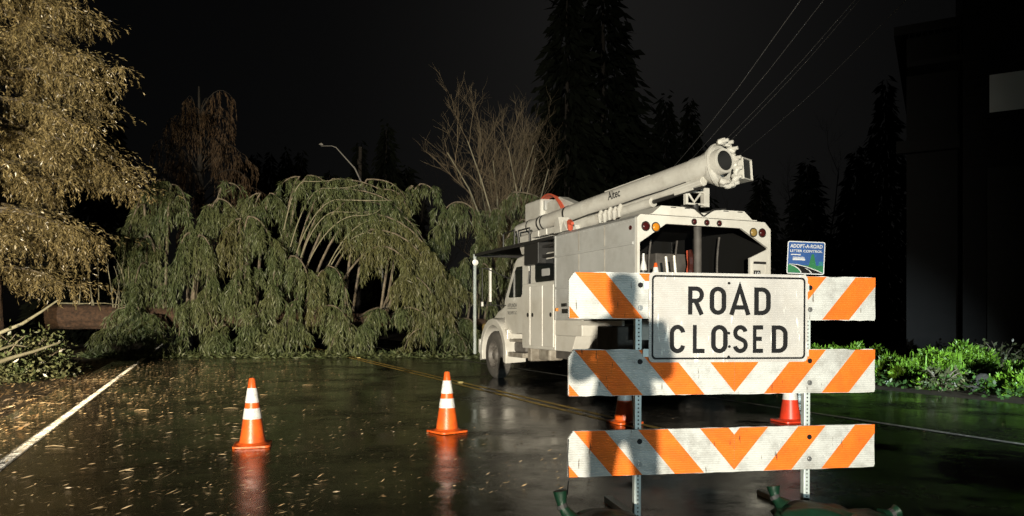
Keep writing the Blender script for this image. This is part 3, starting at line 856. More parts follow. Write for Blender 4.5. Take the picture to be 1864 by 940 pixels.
# ------------------------------------------------------------------ ground cover on the right verge
def blades(n, pos, h, spread, rngg, w=.035):
    a = rngg.random(n) * 2 * np.pi
    out = np.stack([np.cos(a), np.sin(a), np.zeros(n)], axis=1) * (spread * rngg.random(n))[:, None]
    up = np.zeros((n, 3)); up[:, 2] = h * (.5 + .6 * rngg.random(n))
    side = np.cross(out + 1e-4, np.array([0, 0, 1.0])); side /= np.linalg.norm(side, axis=1, keepdims=True) + 1e-9
    sd = side * (w * .5)
    m1 = pos + up * .75 + out * .45
    tip = pos + up * (.85 - .4 * (rngg.random(n) ** 2))[:, None] + out
    q1 = np.stack([pos - sd * .7, pos + sd * .7, m1 + sd, m1 - sd], axis=1)
    q2 = np.stack([m1 - sd, m1 + sd, tip + sd * .1, tip - sd * .1], axis=1)
    return np.concatenate([q1, q2])
g2 = np.random.default_rng(88)
def clump(px, depth, rx, h, n, label, mat="cover_green"):
    b = P(px, 583, depth)
    t = empty("ground_cover_plant", (b.x, b.y, 0), 0, label, "plant", "bright plants on the right verge")
    n *= 3
    u = g2.normal(size=(n, 3)); u[:, 2] = np.abs(u[:, 2]); u /= np.linalg.norm(u, axis=1, keepdims=True)
    lump = 1 + .25 * np.sin(u[:, 0] * 5 + px) + .2 * np.sin(u[:, 1] * 6 + px * .7) + .15 * np.sin(u[:, 2] * 9 + px)
    pos = u * np.array([rx * .62, rx * .42, h * .72]) * (lump * (.55 + .45 * g2.random(n) ** .5))[:, None]
    d = u * np.array([1.0, 1.0, .5]) + g2.normal(size=(n, 3)) * .45 + np.array([0, 0, .25]); d /= np.linalg.norm(d, axis=1, keepdims=True)
    q = leaves(pos, d, .06 + .07 * g2.random(n), .026 + .028 * g2.random(n), g2)
    nb = n // 30
    q = np.concatenate([q, blades(nb, pos[:nb] * np.array([1, 1, 0.0]), h, .30, g2, .02)])
    q[..., 2] = np.maximum(q[..., 2], .01)
    link("leaves", quads_mesh("leaves", q, M[mat]), None, t)["kind"] = "stuff"
    st = MB()
    for i in range(5):
        st.tube([Vector((.03 * math.cos(i), .03 * math.sin(i), 0)), Vector((.12 * math.cos(i * 1.3), .1 * math.sin(i * 1.3), h * .5))], [.012, .006], 4)
    st.build("stems", M["bark_grey"], t)
where = ["nearest the barricade's right post", "behind the second plank's right end", "in the back row beside the first bright plant", "just right of the barricade planks", "left of the dark leafy tangle",
         "tallest of the bright mound", "top of the bright mound", "right shoulder of the bright mound", "small one right of the mound", "in front of the dark boulder's right side", "near the right edge of the picture", "cut by the right edge of the picture",
         "low one between mound and boulder", "low one under the right edge plant"]
spec = [(1500, 19.5, .8, .74, 800), (1545, 19, .8, .72, 760), (1590, 20, .7, .62, 520), (1615, 16.5, .7, .52, 620), (1655, 15.5, .75, .52, 760), (1705, 15.6, .95, .80, 1200), (1740, 16.4, .9, .86, 1100), (1785, 16.5, .7, .70, 620),
        (1745, 14.3, .4, .36, 320), (1828, 13.4, .45, .40, 420), (1858, 14.3, .5, .58, 560), (1890, 13.0, .6, .62, 600), (1700, 13.8, .5, .30, 360), (1862, 12.6, .5, .30, 360)]
for s, w in zip(spec, where):
    clump(*s, "bright green ground cover plant, " + w)
pos = np.concatenate([scatter(5200, 11.95, 16.5, 4.0, 19.0)])
n = len(pos); pos[:, 2] = .01 + .16 * g.random(n) * (1 + np.sin(pos[:, 0] * 2.2) * np.cos(pos[:, 1] * 1.7))
d = g.normal(size=(n, 3)); d[:, 2] = np.abs(d[:, 2]) * .6; d /= np.linalg.norm(d, axis=1, keepdims=True)
q = leaves(pos, d, .06 + .07 * g.random(n), .04 + .05 * g.random(n), g); q[..., 2] = np.maximum(q[..., 2], .0)
tag(link("ivy", quads_mesh("ivy", q, M["ivy_green"]), None), "dark ivy carpet on the right verge between the bright plants", "ivy", kind="stuff")
def boulder(px, depth, r, label, seed):
    rg = random.Random(seed)
    bm = bmesh.new(); bmesh.ops.create_icosphere(bm, subdivisions=3, radius=r)
    for v in bm.verts:
        n_ = v.co.normalized()
        k = 1 + .16 * math.sin(n_.x * 4 + seed) + .12 * math.sin(n_.y * 5 + 2 * seed) + .1 * math.sin(n_.z * 6 + seed) + rg.uniform(-.02, .02)
        v.co = Vector((v.co.x * k * 1.25, v.co.y * k, max(v.co.z * k * .8, -r * .25)))
    me = bpy.data.meshes.new("boulder"); bm.to_mesh(me); bm.free()
    o = link("boulder", me, M["stone"]); b = P(px, 583, depth); o.location = (b.x, b.y, r * .2)
    tag(o, label, "boulder", "boulders in the ground cover")
boulder(1785, 13.6, .26, "dark boulder among the bright plants near the right edge", 1)
boulder(1660, 18.5, .34, "dark boulder behind the bright mound's left side", 2)
b = P(1714, 583, 13.6); shrub((b.x, b.y, 0), .42, .3, .42, 260, 35, .13, M["shrub_green"], "dark tangled leafy plant in front of the bright mound")
b = P(1822, 583, 17.0); shrub((b.x, b.y, 0), .7, .6, .8, 700, 36, .11, M["shrub_green"], "dark shrub against the building near the right edge")

# slim bare posts of trees on the verge
for px, dep, top, lab in ((1688, 24, 330, "slender pale sapling stem beyond the bright plants"), (1712, 26, 360, "fainter slender sapling stem right of the pale one")):
    b = P(px, 583, dep); hh = EYE + (HZ - top) / F * dep
    t = empty("sapling", (b.x, b.y, 0), 0, lab, "tree")
    MB().tube([Vector((0, 0, 0)), Vector((.04, 0, hh * .5)), Vector((-.03, 0, hh))], [.045, .035, .012], 7).build("trunk", M["bark_grey"], t, smooth=60)
    tw = MB(); rg = random.Random(px)
    for i in range(22):
        z = hh * rg.uniform(.4, .98); a = rg.uniform(0, 6.28); ln = rg.uniform(.3, 1.0)
        tw.tube([Vector((0, 0, z)), Vector((math.cos(a) * ln, math.sin(a) * ln, z + ln * .7))], [.012, .004], 3)
    tw.build("crown", M["bark_dark"], t)
# ------------------------------------------------------------------ lettering helpers
def text_mesh(body, height, extrude=0.0015, offset=0.0, spacing=1.0, width=None, shear=0.0):
    """flat text in the x-z plane facing -y, centred; height is the cap height"""
    cu = bpy.data.curves.new("txt", 'FONT')
    cu.body = body; cu.size = 1.0; cu.extrude = 0.0; cu.offset = offset; cu.space_character = spacing; cu.shear = shear
    cu.resolution_u = 3
    o = bpy.data.objects.new("txt", cu); COL.objects.link(o)
    bpy.context.view_layer.update()
    me = bpy.data.meshes.new_from_object(o.evaluated_get(bpy.context.evaluated_depsgraph_get()))
    bpy.data.objects.remove(o); bpy.data.curves.remove(cu)
    co = np.array([v.co[:] for v in me.vertices])
    lo, hi = co.min(0), co.max(0)
    s = height / (hi[1] - lo[1])
    sx = s if width is None else width / (hi[0] - lo[0])
    out = np.zeros_like(co)
    out[:, 0] = (co[:, 0] - (lo[0] + hi[0]) / 2) * sx
    out[:, 2] = (co[:, 1] - (lo[1] + hi[1]) / 2) * s
    me.vertices.foreach_set("co", out.reshape(-1).astype(np.float32)); me.update()
    me.materials.clear()
    return me

# ------------------------------------------------------------------ the bucket truck
T0 = Vector((1.87, 11.04, 0))
truck = empty("bucket_truck", T0, ROAD_ANGLE, "white tree-service bucket truck with folded boom parked behind the barricade", "truck")
TW = 2.55
def part(mb, name, mat, parent=truck, bevel=.008, smooth=None, seg=2):
    return mb.build(name, M[mat], parent, bevel=bevel, smooth=smooth, seg=seg)

# chip box: side panels, front wall, roof, floor, rear frame
side = part(MB().box((0, .06, 1.30), (.035, 2.74, 2.84)), "box_side_panel", "truck_grey")
mb = MB()
for z in (2.44, 1.86): mb.box((-.022, .10, z), (0.002, 2.70, z + .045))
part(mb, "panel_rib", "truck_grey", side, .006)
for y in (2.70,): part(MB().box((-.015, y, 1.30), (.0, y + .05, 2.84)), "panel_edge", "truck_grey", side, .004)
for y in (.95, 1.82): part(MB().box((-.006, y, 1.31), (.0005, y + .012, 2.83)), "panel_seam", "truck_dirty", side, 0)
rv = MB()
for z in (1.36, 2.80):
    for i in range(24): rv.prism(disc_poly(.14 + i * .108, z, .009, 6), 'x', -.005, .0)
part(rv, "rivets", "truck_grey", side, 0)["kind"] = "stuff"
part(MB().prism(disc_poly(.18, 2.70, .035, 14), 'x', -.012, .0), "side_reflector", "lamp_red", side, 0)
part(MB().box((TW - .035, .06, 1.30), (TW, 2.74, 2.84)), "box_side_panel", "truck_grey")
part(MB().box((.036, 2.66, 1.30), (TW - .036, 2.73, 2.84)), "box_front_wall", "bay_shade")
part(MB().box((.036, .06, 1.24), (TW - .036, 2.65, 1.30)), "box_floor", "bay_shade")
for xa in (.0365, TW - .0445): part(MB().box((xa, .07, 1.302), (xa + .008, 2.65, 2.838)), "bay_shade", "bay_shade", bevel=0)  # thin panels added to darken the inside like shade
part(MB().box((.05, .07, 2.826), (TW - .05, 2.65, 2.838)), "bay_shade", "bay_shade", bevel=0)
roof = part(MB().prism([(0, 2.842), (.10, 2.90), (TW - .10, 2.90), (TW, 2.842)], 'y', .07, 2.74), "box_roof", "truck_grey", bevel=.006)
cap = part(MB().prism([(.27, 2.902), (.45, 3.045), (1.02, 3.045), (1.18, 2.975), (1.34, 2.975), (1.50, 3.045), (2.04, 3.045), (2.22, 2.902)], 'y', .03, 1.1), "roof_cap", "truck_white", roof, .006)
mb = MB()
for x in (.62, .88, 1.62, 1.90): mb.box((x, .018, 3.020), (x + .09, .032, 3.032))
part(mb, "cap_slot", "black_steel", cap, 0)
part(MB().box((.24, -.02, 2.893), (2.25, .028, 2.907)), "drip_rail", "truck_white", roof, .002)
# rear frame with its five-sided opening
outer = [(0, 1.0), (0, 2.84), (.06, 2.888), (2.43, 2.888), (2.55, 2.775), (2.55, 1.0)]
inner = [(.045, 1.3), (.045, 2.46), (.52, 2.765), (1.95, 2.765), (2.50, 2.47), (2.50, 1.3)]
part(MB().ring(outer, inner, 'y', 0, .055), "rear_frame", "truck_white", bevel=.006)
gus = part(MB().prism([(2.50, 2.455), (2.51, 1.3), (2.13, 1.3), (2.13, 2.30)], 'y', .004, .05), "corner_gusset", "truck_white", bevel=.004)
part(MB().ring([(2.17, 1.7), (2.17, 2.25), (2.46, 2.25), (2.46, 1.7)], [(2.19, 1.72), (2.19, 2.22), (2.44, 2.22), (2.44, 1.72)], 'y', -.008, .004), "hatch_frame", "truck_white", gus, .002)
part(MB().box((2.19, -.010, 2.205), (2.45, .0025, 2.245)), "hatch_seal", "black_steel", gus, .002)
plate = part(MB().box((2.20, -.012, 2.00), (2.33, .0035, 2.10)), "number_plate", "black_steel", gus, .003)
o = link("lettering", text_mesh("10", .062, width=.085), M["letter_white"], gus); o.location = (2.265, -.0135, 2.05)
def lamp(x, z, r, mat, y=0):
    body = part(MB().prism(disc_poly(x, z, r + .014, 24), 'y', y - .014, y - .0), "lamp_bezel", "black_steel", truck, .003)
    part(MB().lathe([(0, r), (.012, r * .93), (.02, r * .6), (.023, .002)], (x, y - .0135, z), (0, -1, 0), 24), "lens", mat, body, 0, 60)
lamp(.145, 2.71, .062, "lamp_red"); lamp(.325, 2.705, .062, "lamp_amber")
lamp(2.19, 2.71, .062, "lamp_tan"); lamp(2.37, 2.71, .062, "lamp_red")
for x in (1.03, 1.27, 1.51): lamp(x, 2.822, .036, "lamp_red")
# rear sill, bumper, hitch (mostly behind the barricade)
part(MB().box((0.0, -.06, 1.06), (TW, -.002, 1.20)), "rear_sill", "truck_white")
part(MB().box((.10, -.20, .52), (TW - .10, -.08, .70)), "rear_bumper", "truck_dirty", bevel=.012)
part(MB().box((1.17, -.34, .50), (1.37, -.06, .68)).cyl((1.27, -.34, .58), (1.27, -.46, .58), .05, n=14), "hitch", "chassis")
# what is carried in the box
part(MB().cyl((1.22, .16, 1.30), (1.22, .16, 2.86), .062, n=14), "boom_mast", "chassis", bevel=0, smooth=50)
part(MB().box((1.62, 1.9, 1.30), (2.30, 2.4, 2.52)), "inner_locker", "chassis", bevel=.02)
for x, y in ((1.98, 1.75), (2.32, 1.0), (1.45, 1.8)): part(MB().tube(bez2(Vector((x, y, 2.74)), Vector((x - .12, y, 2.1)), Vector((x + .05, y, 1.4)), 8), .018, 6), "hanging_rope", "chassis", bevel=0)
part(MB().tube(bez2(Vector((2.05, 1.5, 2.55)), Vector((2.12, 1.45, 2.2)), Vector((1.98, 1.5, 2.0)), 6), [.05, .07, .06, .07, .05, .03], 7), "safety_harness", "hose_red", bevel=0)

# side pack with three doors
pack = part(MB().box((0, 2.745, .74), (.62, 4.22, 2.02)), "side_locker", "truck_white", bevel=.015)
for i, (y0, y1) in enumerate(((2.78, 3.22), (3.25, 3.78), (3.81, 4.18))):
    dr = part(MB().box((-.022, y0, .80), (.001, y1, 1.96)), "locker_door", "truck_white", pack, .008)
    hy = {0: y0 + .10, 1: y1 - .10, 2: y0 + .09}[i]
    hd = part(MB().prism(disc_poly(hy, 1.40, .042, 16), 'x', -.030, -.0215), "latch", "black_steel", dr, .002)
part(MB().box((.0, 1.72, 1.02), (.60, 2.742, 1.30)), "side_skirt", "truck_white", bevel=.012)
part(MB().prism([(1.95, 1.018), (2.742, 1.018), (2.742, .74), (2.10, .74)], 'x', .01, .55), "wheel_skirt", "truck_white", bevel=.01)
part(MB().box((-.05, .35, 1.21), (.0, 2.15, 1.29)), "side_rail", "truck_white", bevel=.006)
ct = part(MB().box((-.03, 2.20, 1.42), (.0, 2.42, 1.50)), "warning_sticker", "black_steel", bevel=0)
part(MB().box((-.03, 2.26, 1.54), (.0, 2.44, 1.60)), "warning_sticker", "black_steel", bevel=0)
mk_ = part(MB().box((-.045, 2.60, 1.46), (-.002, 2.66, 1.52)), "marker_lamp", "lamp_amber", bevel=.006)
part(MB().box((.0, .55, .78), (.5, 1.2, 1.20)), "rear_fender", "chassis", bevel=.02)
# chassis
part(MB().box((.78, -.06, .72), (.90, 6.75, .98)).box((1.65, -.06, .72), (1.77, 6.75, .98)), "frame_rails", "chassis")
part(MB().box((.90, .2, .98), (1.65, 2.6, 1.22)).box((.45, 2.8, .55), (2.1, 4.1, .74)), "subframe", "chassis")
def wheel(x, y, r, w, out, dual=False):
    root = empty("wheel", (x, y, r)); root.parent = truck
    prof = [(-w/2, r*.60), (-w/2, r*.86), (-w*.44, r*.95), (-w*.30, r), (w*.30, r), (w*.44, r*.95), (w/2, r*.86), (w/2, r*.60)]
    ty = MB()._lathe(prof, Vector((0, 0, 0)), Vector((1, 0, 0)), 40)
    part(ty, "tyre", "rubber", root, 0, 40)
    tr = MB()
    for i in range(40):
        a = i / 40 * 6.2832
        c, s = math.cos(a), math.sin(a); c2, s2 = math.cos(a + .075), math.sin(a + .075)
        for x0, x1 in ((-w*.30, -w*.04), (w*.04, w*.30)):
            tr.add([(x0, c*(r-.006), s*(r-.006)), (x1, c*(r-.006), s*(r-.006)), (x1, c2*(r-.006), s2*(r-.006)), (x0, c2*(r-.006), s2*(r-.006)),
                    (x0, c*(r+.008), s*(r+.008)), (x1, c*(r+.008), s*(r+.008)), (x1, c2*(r+.008), s2*(r+.008)), (x0, c2*(r+.008), s2*(r+.008))],
                   [(0,3,2,1),(4,5,6,7),(0,1,5,4),(1,2,6,5),(2,3,7,6),(3,0,4,7)])
    part(tr, "tread", "rubber", root, 0)["kind"] = "stuff"
    s = -1 if out < 0 else 1
    rp = [(s*w*.48, r*.61), (s*w*.50, r*.56), (s*w*.40, r*.53), (s*w*.18, r*.48), (s*w*.14, r*.30), (s*w*.42, r*.20), (s*w*.46, r*.10), (s*w*.46, .001)]
    part(MB()._lathe(rp, Vector((0, 0, 0)), Vector((1, 0, 0)), 32), "rim", "rim", root, 0, 35)
    nb = MB()
    for i in range(10):
        a = i / 10 * 6.2832
        p = Vector((s*w*.13, math.cos(a)*r*.36, math.sin(a)*r*.36))
        nb.cyl(p, p + Vector((s*.035, 0, 0)), .016, n=6)
    part(nb, "wheel_nut", "rim", root, 0)
wheel(.22, 6.02, .525, .27, -1); wheel(TW - .22, 6.02, .525, .27, 1)
for x in (.18, .48): wheel(x, 1.23, .51, .25, -1)
for x in (TW - .18, TW - .48): wheel(x, 1.23, .51, .25, 1)
part(MB().cyl((.3, 6.02, .525), (TW - .3, 6.02, .525), .06, n=10).cyl((.3, 1.23, .51), (TW - .3, 1.23, .51), .09, n=10), "axle", "chassis", bevel=0)

# cab
X0, X1 = .20, TW - .20
cab_prof = [(2.80, 1.00), (2.80, 2.50), (2.90, 2.60), (4.55, 2.66), (4.95, 2.62), (5.08, 2.54), (5.62, 1.80), (5.66, 1.72), (5.66, 1.00)]
cab = part(MB().prism(cab_prof, 'x', X0, X1), "cab", "truck_white", bevel=.05, seg=4)
door = part(MB().prism([(4.30, 1.02), (4.30, 2.50), (4.92, 2.50), (5.04, 2.42), (5.52, 1.74), (5.52, 1.12), (5.42, 1.02)], 'x', X0 - .016, X0 + .004), "door", "truck_white", bevel=.010)
part(MB().prism([(4.62, 1.86), (4.62, 2.42), (4.92, 2.42), (4.99, 2.36), (5.36, 1.80), (5.30, 1.78), (4.70, 1.78)], 'x', X0 - .021, X0 - .010), "window", "glass", door, .004)
part(MB().box((X0 - .05, 4.36, 1.60), (X0 - .014, 4.50, 1.64)), "handle", "black_steel", door, .006)
part(MB().tube([(X0 - .03, 4.27, 1.10), (X0 - .05, 4.25, 1.5), (X0 - .05, 4.24, 2.1), (X0 - .03, 4.24, 2.3)], .016, 6), "grab_rail", "black_steel", door, 0)
for i, (tx, z, h, w) in enumerate((("ASPLUNDH", 1.615, .085, .50), ("TREE EXPERT LLC", 1.455, .065, .50))):
    o = link("lettering", text_mesh(tx, h, offset=.012, width=w), M["lettering"], door)
    o.rotation_euler = (0, 0, R(-90)); o.location = (X0 - .0185, 5.17, z)
part(MB().box((X0 - .0180, 4.92, 1.545), (X0 - .0165, 5.42, 1.555)), "door_stripe", "lettering", door, 0)
part(MB().prism(round_rect(3.10, 2.05, 4.02, 2.48, .08), 'x', X0 - .010, X0 + .003), "rear_window", "glass", cab, .004)
part(MB().prism(round_rect(3.35, 2.16, 3.70, 2.30, .03), 'x', X0 - .016, X0 - .0101), "window_sticker", "truck_grey", cab, 0)
part(MB().box((X0 - .02, 4.235, 1.02), (X0 + .004, 4.262, 2.50)), "door_seal", "black_steel", cab, 0)
ws = part(MB().prism([(5.105, 2.50), (5.585, 1.845), (5.60, 1.855), (5.12, 2.51)], 'x', X0 + .12, X1 - .12), "windscreen", "glass", cab, .003)
# hood and front fender
hood = part(MB().prism([(5.60, 1.02), (5.60, 1.74), (5.75, 1.74), (6.55, 1.50), (6.80, 1.36), (6.88, 1.15), (6.88, .80), (6.66, .80), (6.66, 1.02)], 'x', X0 + .20, X1 - .20), "hood", "truck_white", bevel=.06, seg=4)
def arch(x0, x1):
    cy, cz = 6.02, .56
    out_, in_ = [], []
    for i in range(13):
        a = R(195 - 210 * i / 12)
        out_.append((cy - math.cos(a) * -.80 * (1.0), cz + math.sin(a) * .78)); in_.append((cy + math.cos(a) * .64, cz + math.sin(a) * .63))
    vs, fs = [], []
    n = 13
    for p in out_: vs.append((x0, p[0], p[1]))
    for p in in_: vs.append((x0, p[0], p[1]))
    for p in out_: vs.append((x1, p[0], p[1] + .03))
    for p in in_: vs.append((x1, p[0], p[1]))
    for i in range(n - 1):
        fs += [(i, i+1, n+i+1, n+i), (2*n+i, 3*n+i, 3*n+i+1, 2*n+i+1), (i, 2*n+i, 2*n+i+1, i+1), (n+i, n+i+1, 3*n+i+1, 3*n+i)]
    fs += [(0, n, 3*n, 2*n), (n-1, 3*n-1, 4*n-1, 2*n-1)]
    return MB().add(vs, fs)
part(arch(.06, .55), "front_fender", "truck_white", bevel=.02, seg=3, smooth=50)
part(arch(TW - .06, TW - .55), "front_fender", "truck_white", bevel=.02, seg=3, smooth=50)
part(MB().prism([(5.30, .55), (5.30, 1.10), (5.62, 1.10), (5.42, .72), (5.40, .55)], 'x', .12, .50), "fender_skirt", "truck_white", bevel=.02)
for x in (.14, TW - .42):
    hl = part(MB().prism(round_rect(x, 1.02, x + .28, 1.22, .05), 'y', 6.70, 6.86), "headlamp", "lamp_tan", bevel=.01)
part(MB().box((.10, 6.90, .52), (TW - .10, 7.02, .86)), "front_bumper", "truck_white", bevel=.03)
part(MB().box((X0 + .5, 6.885, .90), (X1 - .5, 6.90, 1.30)), "grille", "black_steel", bevel=.01)
# steps, tank, boxes under the cab
part(MB().box((.10, 4.42, .52), (.62, 5.20, .62)).box((.14, 4.42, .84), (.62, 5.22, .90)), "step", "truck_dirty", bevel=.01)
part(MB().box((.20, 4.50, .62), (.62, 5.12, .84)), "fuel_tank", "rim", bevel=.05, seg=3)
part(MB().box((.20, 4.25, .46), (.60, 4.42, .95)), "battery_box", "truck_dirty", bevel=.03)
part(MB().box((.25, 2.4, .44), (.6, 2.62, .62)), "air_tank", "truck_dirty", bevel=.04)
part(MB().box((.30, 3.6, .50), (.62, 4.1, .72)), "air_tank", "truck_dirty", bevel=.04)
part(MB().box((.12, 1.78, .28), (.60, 1.80, .80)), "mud_flap", "black_steel", bevel=0)
# mirror
mir = part(MB().ring([(-.30, 1.62), (-.30, 2.44), (-.09, 2.44), (-.09, 1.62)], [(-.285, 1.64), (-.285, 2.42), (-.105, 2.42), (-.105, 1.64)], 'y', 5.70, 5.75), "mirror_frame", "black_steel", bevel=.006)
part(MB().box((-.125, 5.69, 1.70), (-.08, 5.76, 2.44)), "mirror_glass", "truck_white", mir, .006)
part(MB().box((-.31, 5.695, 1.60), (-.27, 5.76, 1.70)), "mirror_foot", "truck_white", mir, .006)
part(MB().tube([(-.2, 5.72, 2.43), (X0, 5.35, 2.20)], .012, 6).tube([(-.2, 5.72, 1.63), (X0, 5.5, 1.62)], .012, 6), "mirror_arm", "black_steel", mir, 0)

# guard frame over the cab
for x in (-.02, TW - .04):
    gp = part(MB().box((x, 6.98, .50), (x + .06, 7.04, 2.86)), "guard_post", "galvanised", bevel=.004)
    part(MB().lathe([(0, .05), (.05, .07), (.055, .002)], (x + .03, 6.97, 2.66), (-.3, -1, -.1), 16), "work_lamp", "truck_white", gp, 0, 50)
part(MB().box((-.01, 2.80, 2.80), (.05, 7.03, 2.86)).box((TW - .05, 2.80, 2.80), (TW + .01, 7.03, 2.86)).box((.05, 6.98, 2.80), (TW - .05, 7.03, 2.86)).box((.05, 4.2, 2.80), (TW - .05, 4.26, 2.86)), "guard_frame", "black_steel", bevel=.004)
part(MB().box((.05, 4.26, 2.865), (TW - .05, 7.0, 2.88)), "guard_mesh", "black_steel", bevel=0)
part(MB().box((.02, 3.52, 2.40), (.60, 4.18, 2.86)), "tool_bin", "black_steel", bevel=.01)
part(MB().box((.10, 2.84, 2.50), (.16, 3.5, 2.56)).box((.10, 2.84, 2.70), (.16, 3.5, 2.74)), "guard_bar", "black_steel", bevel=0)
part(MB().tube([(.06, 5.35, 2.86), (.06, 5.35, 3.16), (.06, 4.75, 3.18), (.06, 4.75, 2.86)], .018, 6).tube([(.06, 4.55, 2.86), (.06, 4.55, 3.14), (.06, 4.0, 3.14), (.06, 4.0, 2.86)], .018, 6), "hand_rail", "black_steel", bevel=0)

# boom, elbow, links
TIP, ELB = Vector((.42, 5.45, 3.22)), Vector((1.22, -.80, 3.70))
BD = (ELB - TIP).normalized()
def on_boom(f): return TIP + (ELB - TIP) * f
BS = BD.cross(Vector((0, 0, 1))).normalized(); BS = BS if BS.x < 0 else -BS       # towards the truck's left
BU = BS.cross(BD).normalized(); BU = BU if BU.z > 0 else -BU
def bp(f, s, u): return on_boom(f) + BS * s + BU * u
boom = part(MB()._lathe([(0, .005), (.03, .10), (.10, .145), (.20, .156), (3.0, .164), (4.9, .174), (5.43, .178)], TIP, BD, 28), "boom_tube", "boom_white", bevel=0, smooth=40)
LB = (ELB - TIP).length
mb = MB()
for d, w in ((.62, .035), (1.02, .05), (1.16, .04), (1.98, .05)):
    r = .158 + .0032 * d
    part(MB()._lathe([(d, r), (d, r + .006), (d + w, r + .006), (d + w, r)], TIP, BD, 28), "boom_band", "black_steel", boom, 0, 40)
part(MB()._lathe([(5.42, .17), (5.42, .188), (6.03, .192), (6.05, .186), (6.05, .150), (5.80, .146), (5.79, .002)], TIP, BD, 30), "boom_sleeve", "boom_white", boom, 0, 40)
part(MB()._lathe([(6.051, .149), (5.81, .136), (5.805, .002)], TIP, BD, 30), "boom_bore", "hole_shade", boom, 0, 40)
o = link("lettering", text_mesh("Altec", .15, offset=.02, width=.34), M["lettering"], boom)
cdir = -BD          # text runs from elbow side? reading direction is towards the rear of the truck (rightwards in view)
lx = BD.copy(); lz = (BU * .97 - BS * -.24).normalized(); ly = lz.cross(lx).normalized(); lz = lx.cross(ly).normalized()
c = TIP + BD * 3.62
nrm = (BS * .97 + Vector((0, -.1, 0)) ).normalized()
o.matrix_local = Matrix(((lx.x, -BS.x, BU.x, 0), (lx.y, -BS.y, BU.y, 0), (lx.z, -BS.z, BU.z, 0), (0, 0, 0, 1)))
o.location = c + BS * .1715 + BU * .02
# elbow: cast housing, round flange with bolted lugs, square end
EC = TIP + BD * 5.74 - BS * .10
ax = (BD * .96 - BS * .28).normalized()                     # axis of the elbow, to the truck's right and rear
hub = part(MB()._lathe([(-.24, .16), (-.16, .22), (-.05, .26), (.0, .30), (.10, .31), (.13, .29), (.13, .20)], EC + ax * .0, ax, 30), "elbow_flange", "boom_white", boom, 0, 40)
part(MB()._lathe([(.05, .312), (.052, .33), (.085, .33), (.087, .312)], EC, ax, 30), "flange_rim", "boom_white", hub, 0, 40)
a1 = ax.cross(Vector((0, 0, 1))).normalized(); a2 = ax.cross(a1).normalized()
rg = random.Random(3)
for i in range(9):
    a = R(-112 + i * 27) + (math.pi if a1.dot(-BS) < 0 else 0)
    p = EC + ax * .17 + (a1 * math.cos(a) + a2 * math.sin(a)) * .335
    tdir = (a1 * -math.sin(a) + a2 * math.cos(a))
    bx = MB()
    bx.tube([p - tdir * .075, p - tdir * .03 + ax * .04, p + tdir * .03 - ax * .01, p + tdir * .075 + ax * .03], [.044, .056, .050, .038], 7)
    bx.cyl(p + ax * .02, p + ax * .13, .038, .030, 8)
    part(bx, "flange_lug", "boom_white", hub, .008)
SQ = EC + ax * .60
lz_ = Vector((0, 0, 1)); fx = Vector((.93, .36, 0)).normalized(); 
def frame_box(c, ax_, wx, wz, ln, th):
    sx = ax_.cross(lz_).normalized(); sz = sx.cross(ax_).normalized()
    mbx = MB()
    o_ = [(-wx, -wz), (wx, -wz), (wx, wz), (-wx, wz)]; i_ = [(-wx + th, -wz + th), (wx - th, -wz + th), (wx - th, wz - th), (-wx + th, wz - th)]
    vs = []
    for q, e in ((o_, 0), (i_, 0), (o_, ln), (i_, ln)):
        vs += [c + sx * a + sz * b_ + ax_ * e for a, b_ in q]
    fs = []
    for i in range(4):
        j = (i + 1) % 4
        fs += [(i, j, 4+j, 4+i), (8+i, 12+i, 12+j, 8+j), (i, 8+i, 8+j, j), (4+i, 4+j, 12+j, 12+i)]
    fs += [(4, 5, 6, 7)]
    return mbx.add(vs, fs)
ax2 = (-BS * .25 + BD * .97).normalized()
sq = part(frame_box(EC - BD * .30 - BS * .52, ax2, .15, .17, .42, .018), "end_box", "boom_white", boom, .012)
part(frame_box(EC - BD * .30 - BS * .52 + ax2 * .385, ax2, .130, .150, .002, .0745), "end_box_shade", "hole_shade", sq, 0)  # dark plate set in as the shade of the open end
part(MB().cyl(EC - BS * .10, EC - BS * .52 - BD * .1, .10, n=14), "elbow_pin", "black_steel", sq, .01)
# upper arm behind the tube, lower cylinder and rod, bracket
part(frame_box(bp(.475, -.16, .165), BD, .05, .075, 1.25, .01), "upper_arm", "boom_white", boom, .01)
part(MB().tube([bp(.50, .06, -.30), bp(.50, .06, -.30) + BD * 1.35], [.085, .085], 16), "lift_cylinder", "boom_white", boom, .01, 40)
part(MB().tube([bp(.50, .06, -.30) + BD * 1.35, bp(.50, .06, -.30) + BD * 2.5], [.035, .035], 10), "cylinder_rod", "black_steel", boom, 0, 40)
part(MB().tube([bp(.42, .04, -.205), bp(.72, .05, -.225), bp(.90, .08, -.235)], [.03, .06, .075], 8), "hose_guard", "boom_white", boom, .01, 40)
part(frame_box(bp(.80, .06, -.285), BD, .05, .035, .42, .01), "link_plate", "boom_white", boom, .008)
lo = part(MB().tube([bp(.22, -.05, -.22), bp(.22, -.05, -.22) + BD * 1.7 - BU * .05], [.13, .13], 14), "lower_boom", "boom_white", boom, .01, 40)
mb = MB()
for i in range(5):
    q = bp(.50 + i * .022, .10, -.24 - .02 * (i % 2))
    mb.tube([q + BU * .06, q + BS * .05 - BU * .02, q - BU * .14 - BD * .06], [.035, .05, .03], 7)
part(mb, "knuckle_casting", "boom_white", boom, .006)
for k_, (s_, u_) in enumerate(((.10, -.165), (.04, -.185), (-.02, -.19))):
    part(MB().tube([bp(.12 + .08 * i, s_ + .012 * math.sin(i * 2 + k_), u_ - .018 * math.sin(i * 1.7 + k_) ** 2) for i in range(10)], .013, 6), "hydraulic_hose", "black_steel", boom, 0, 50)
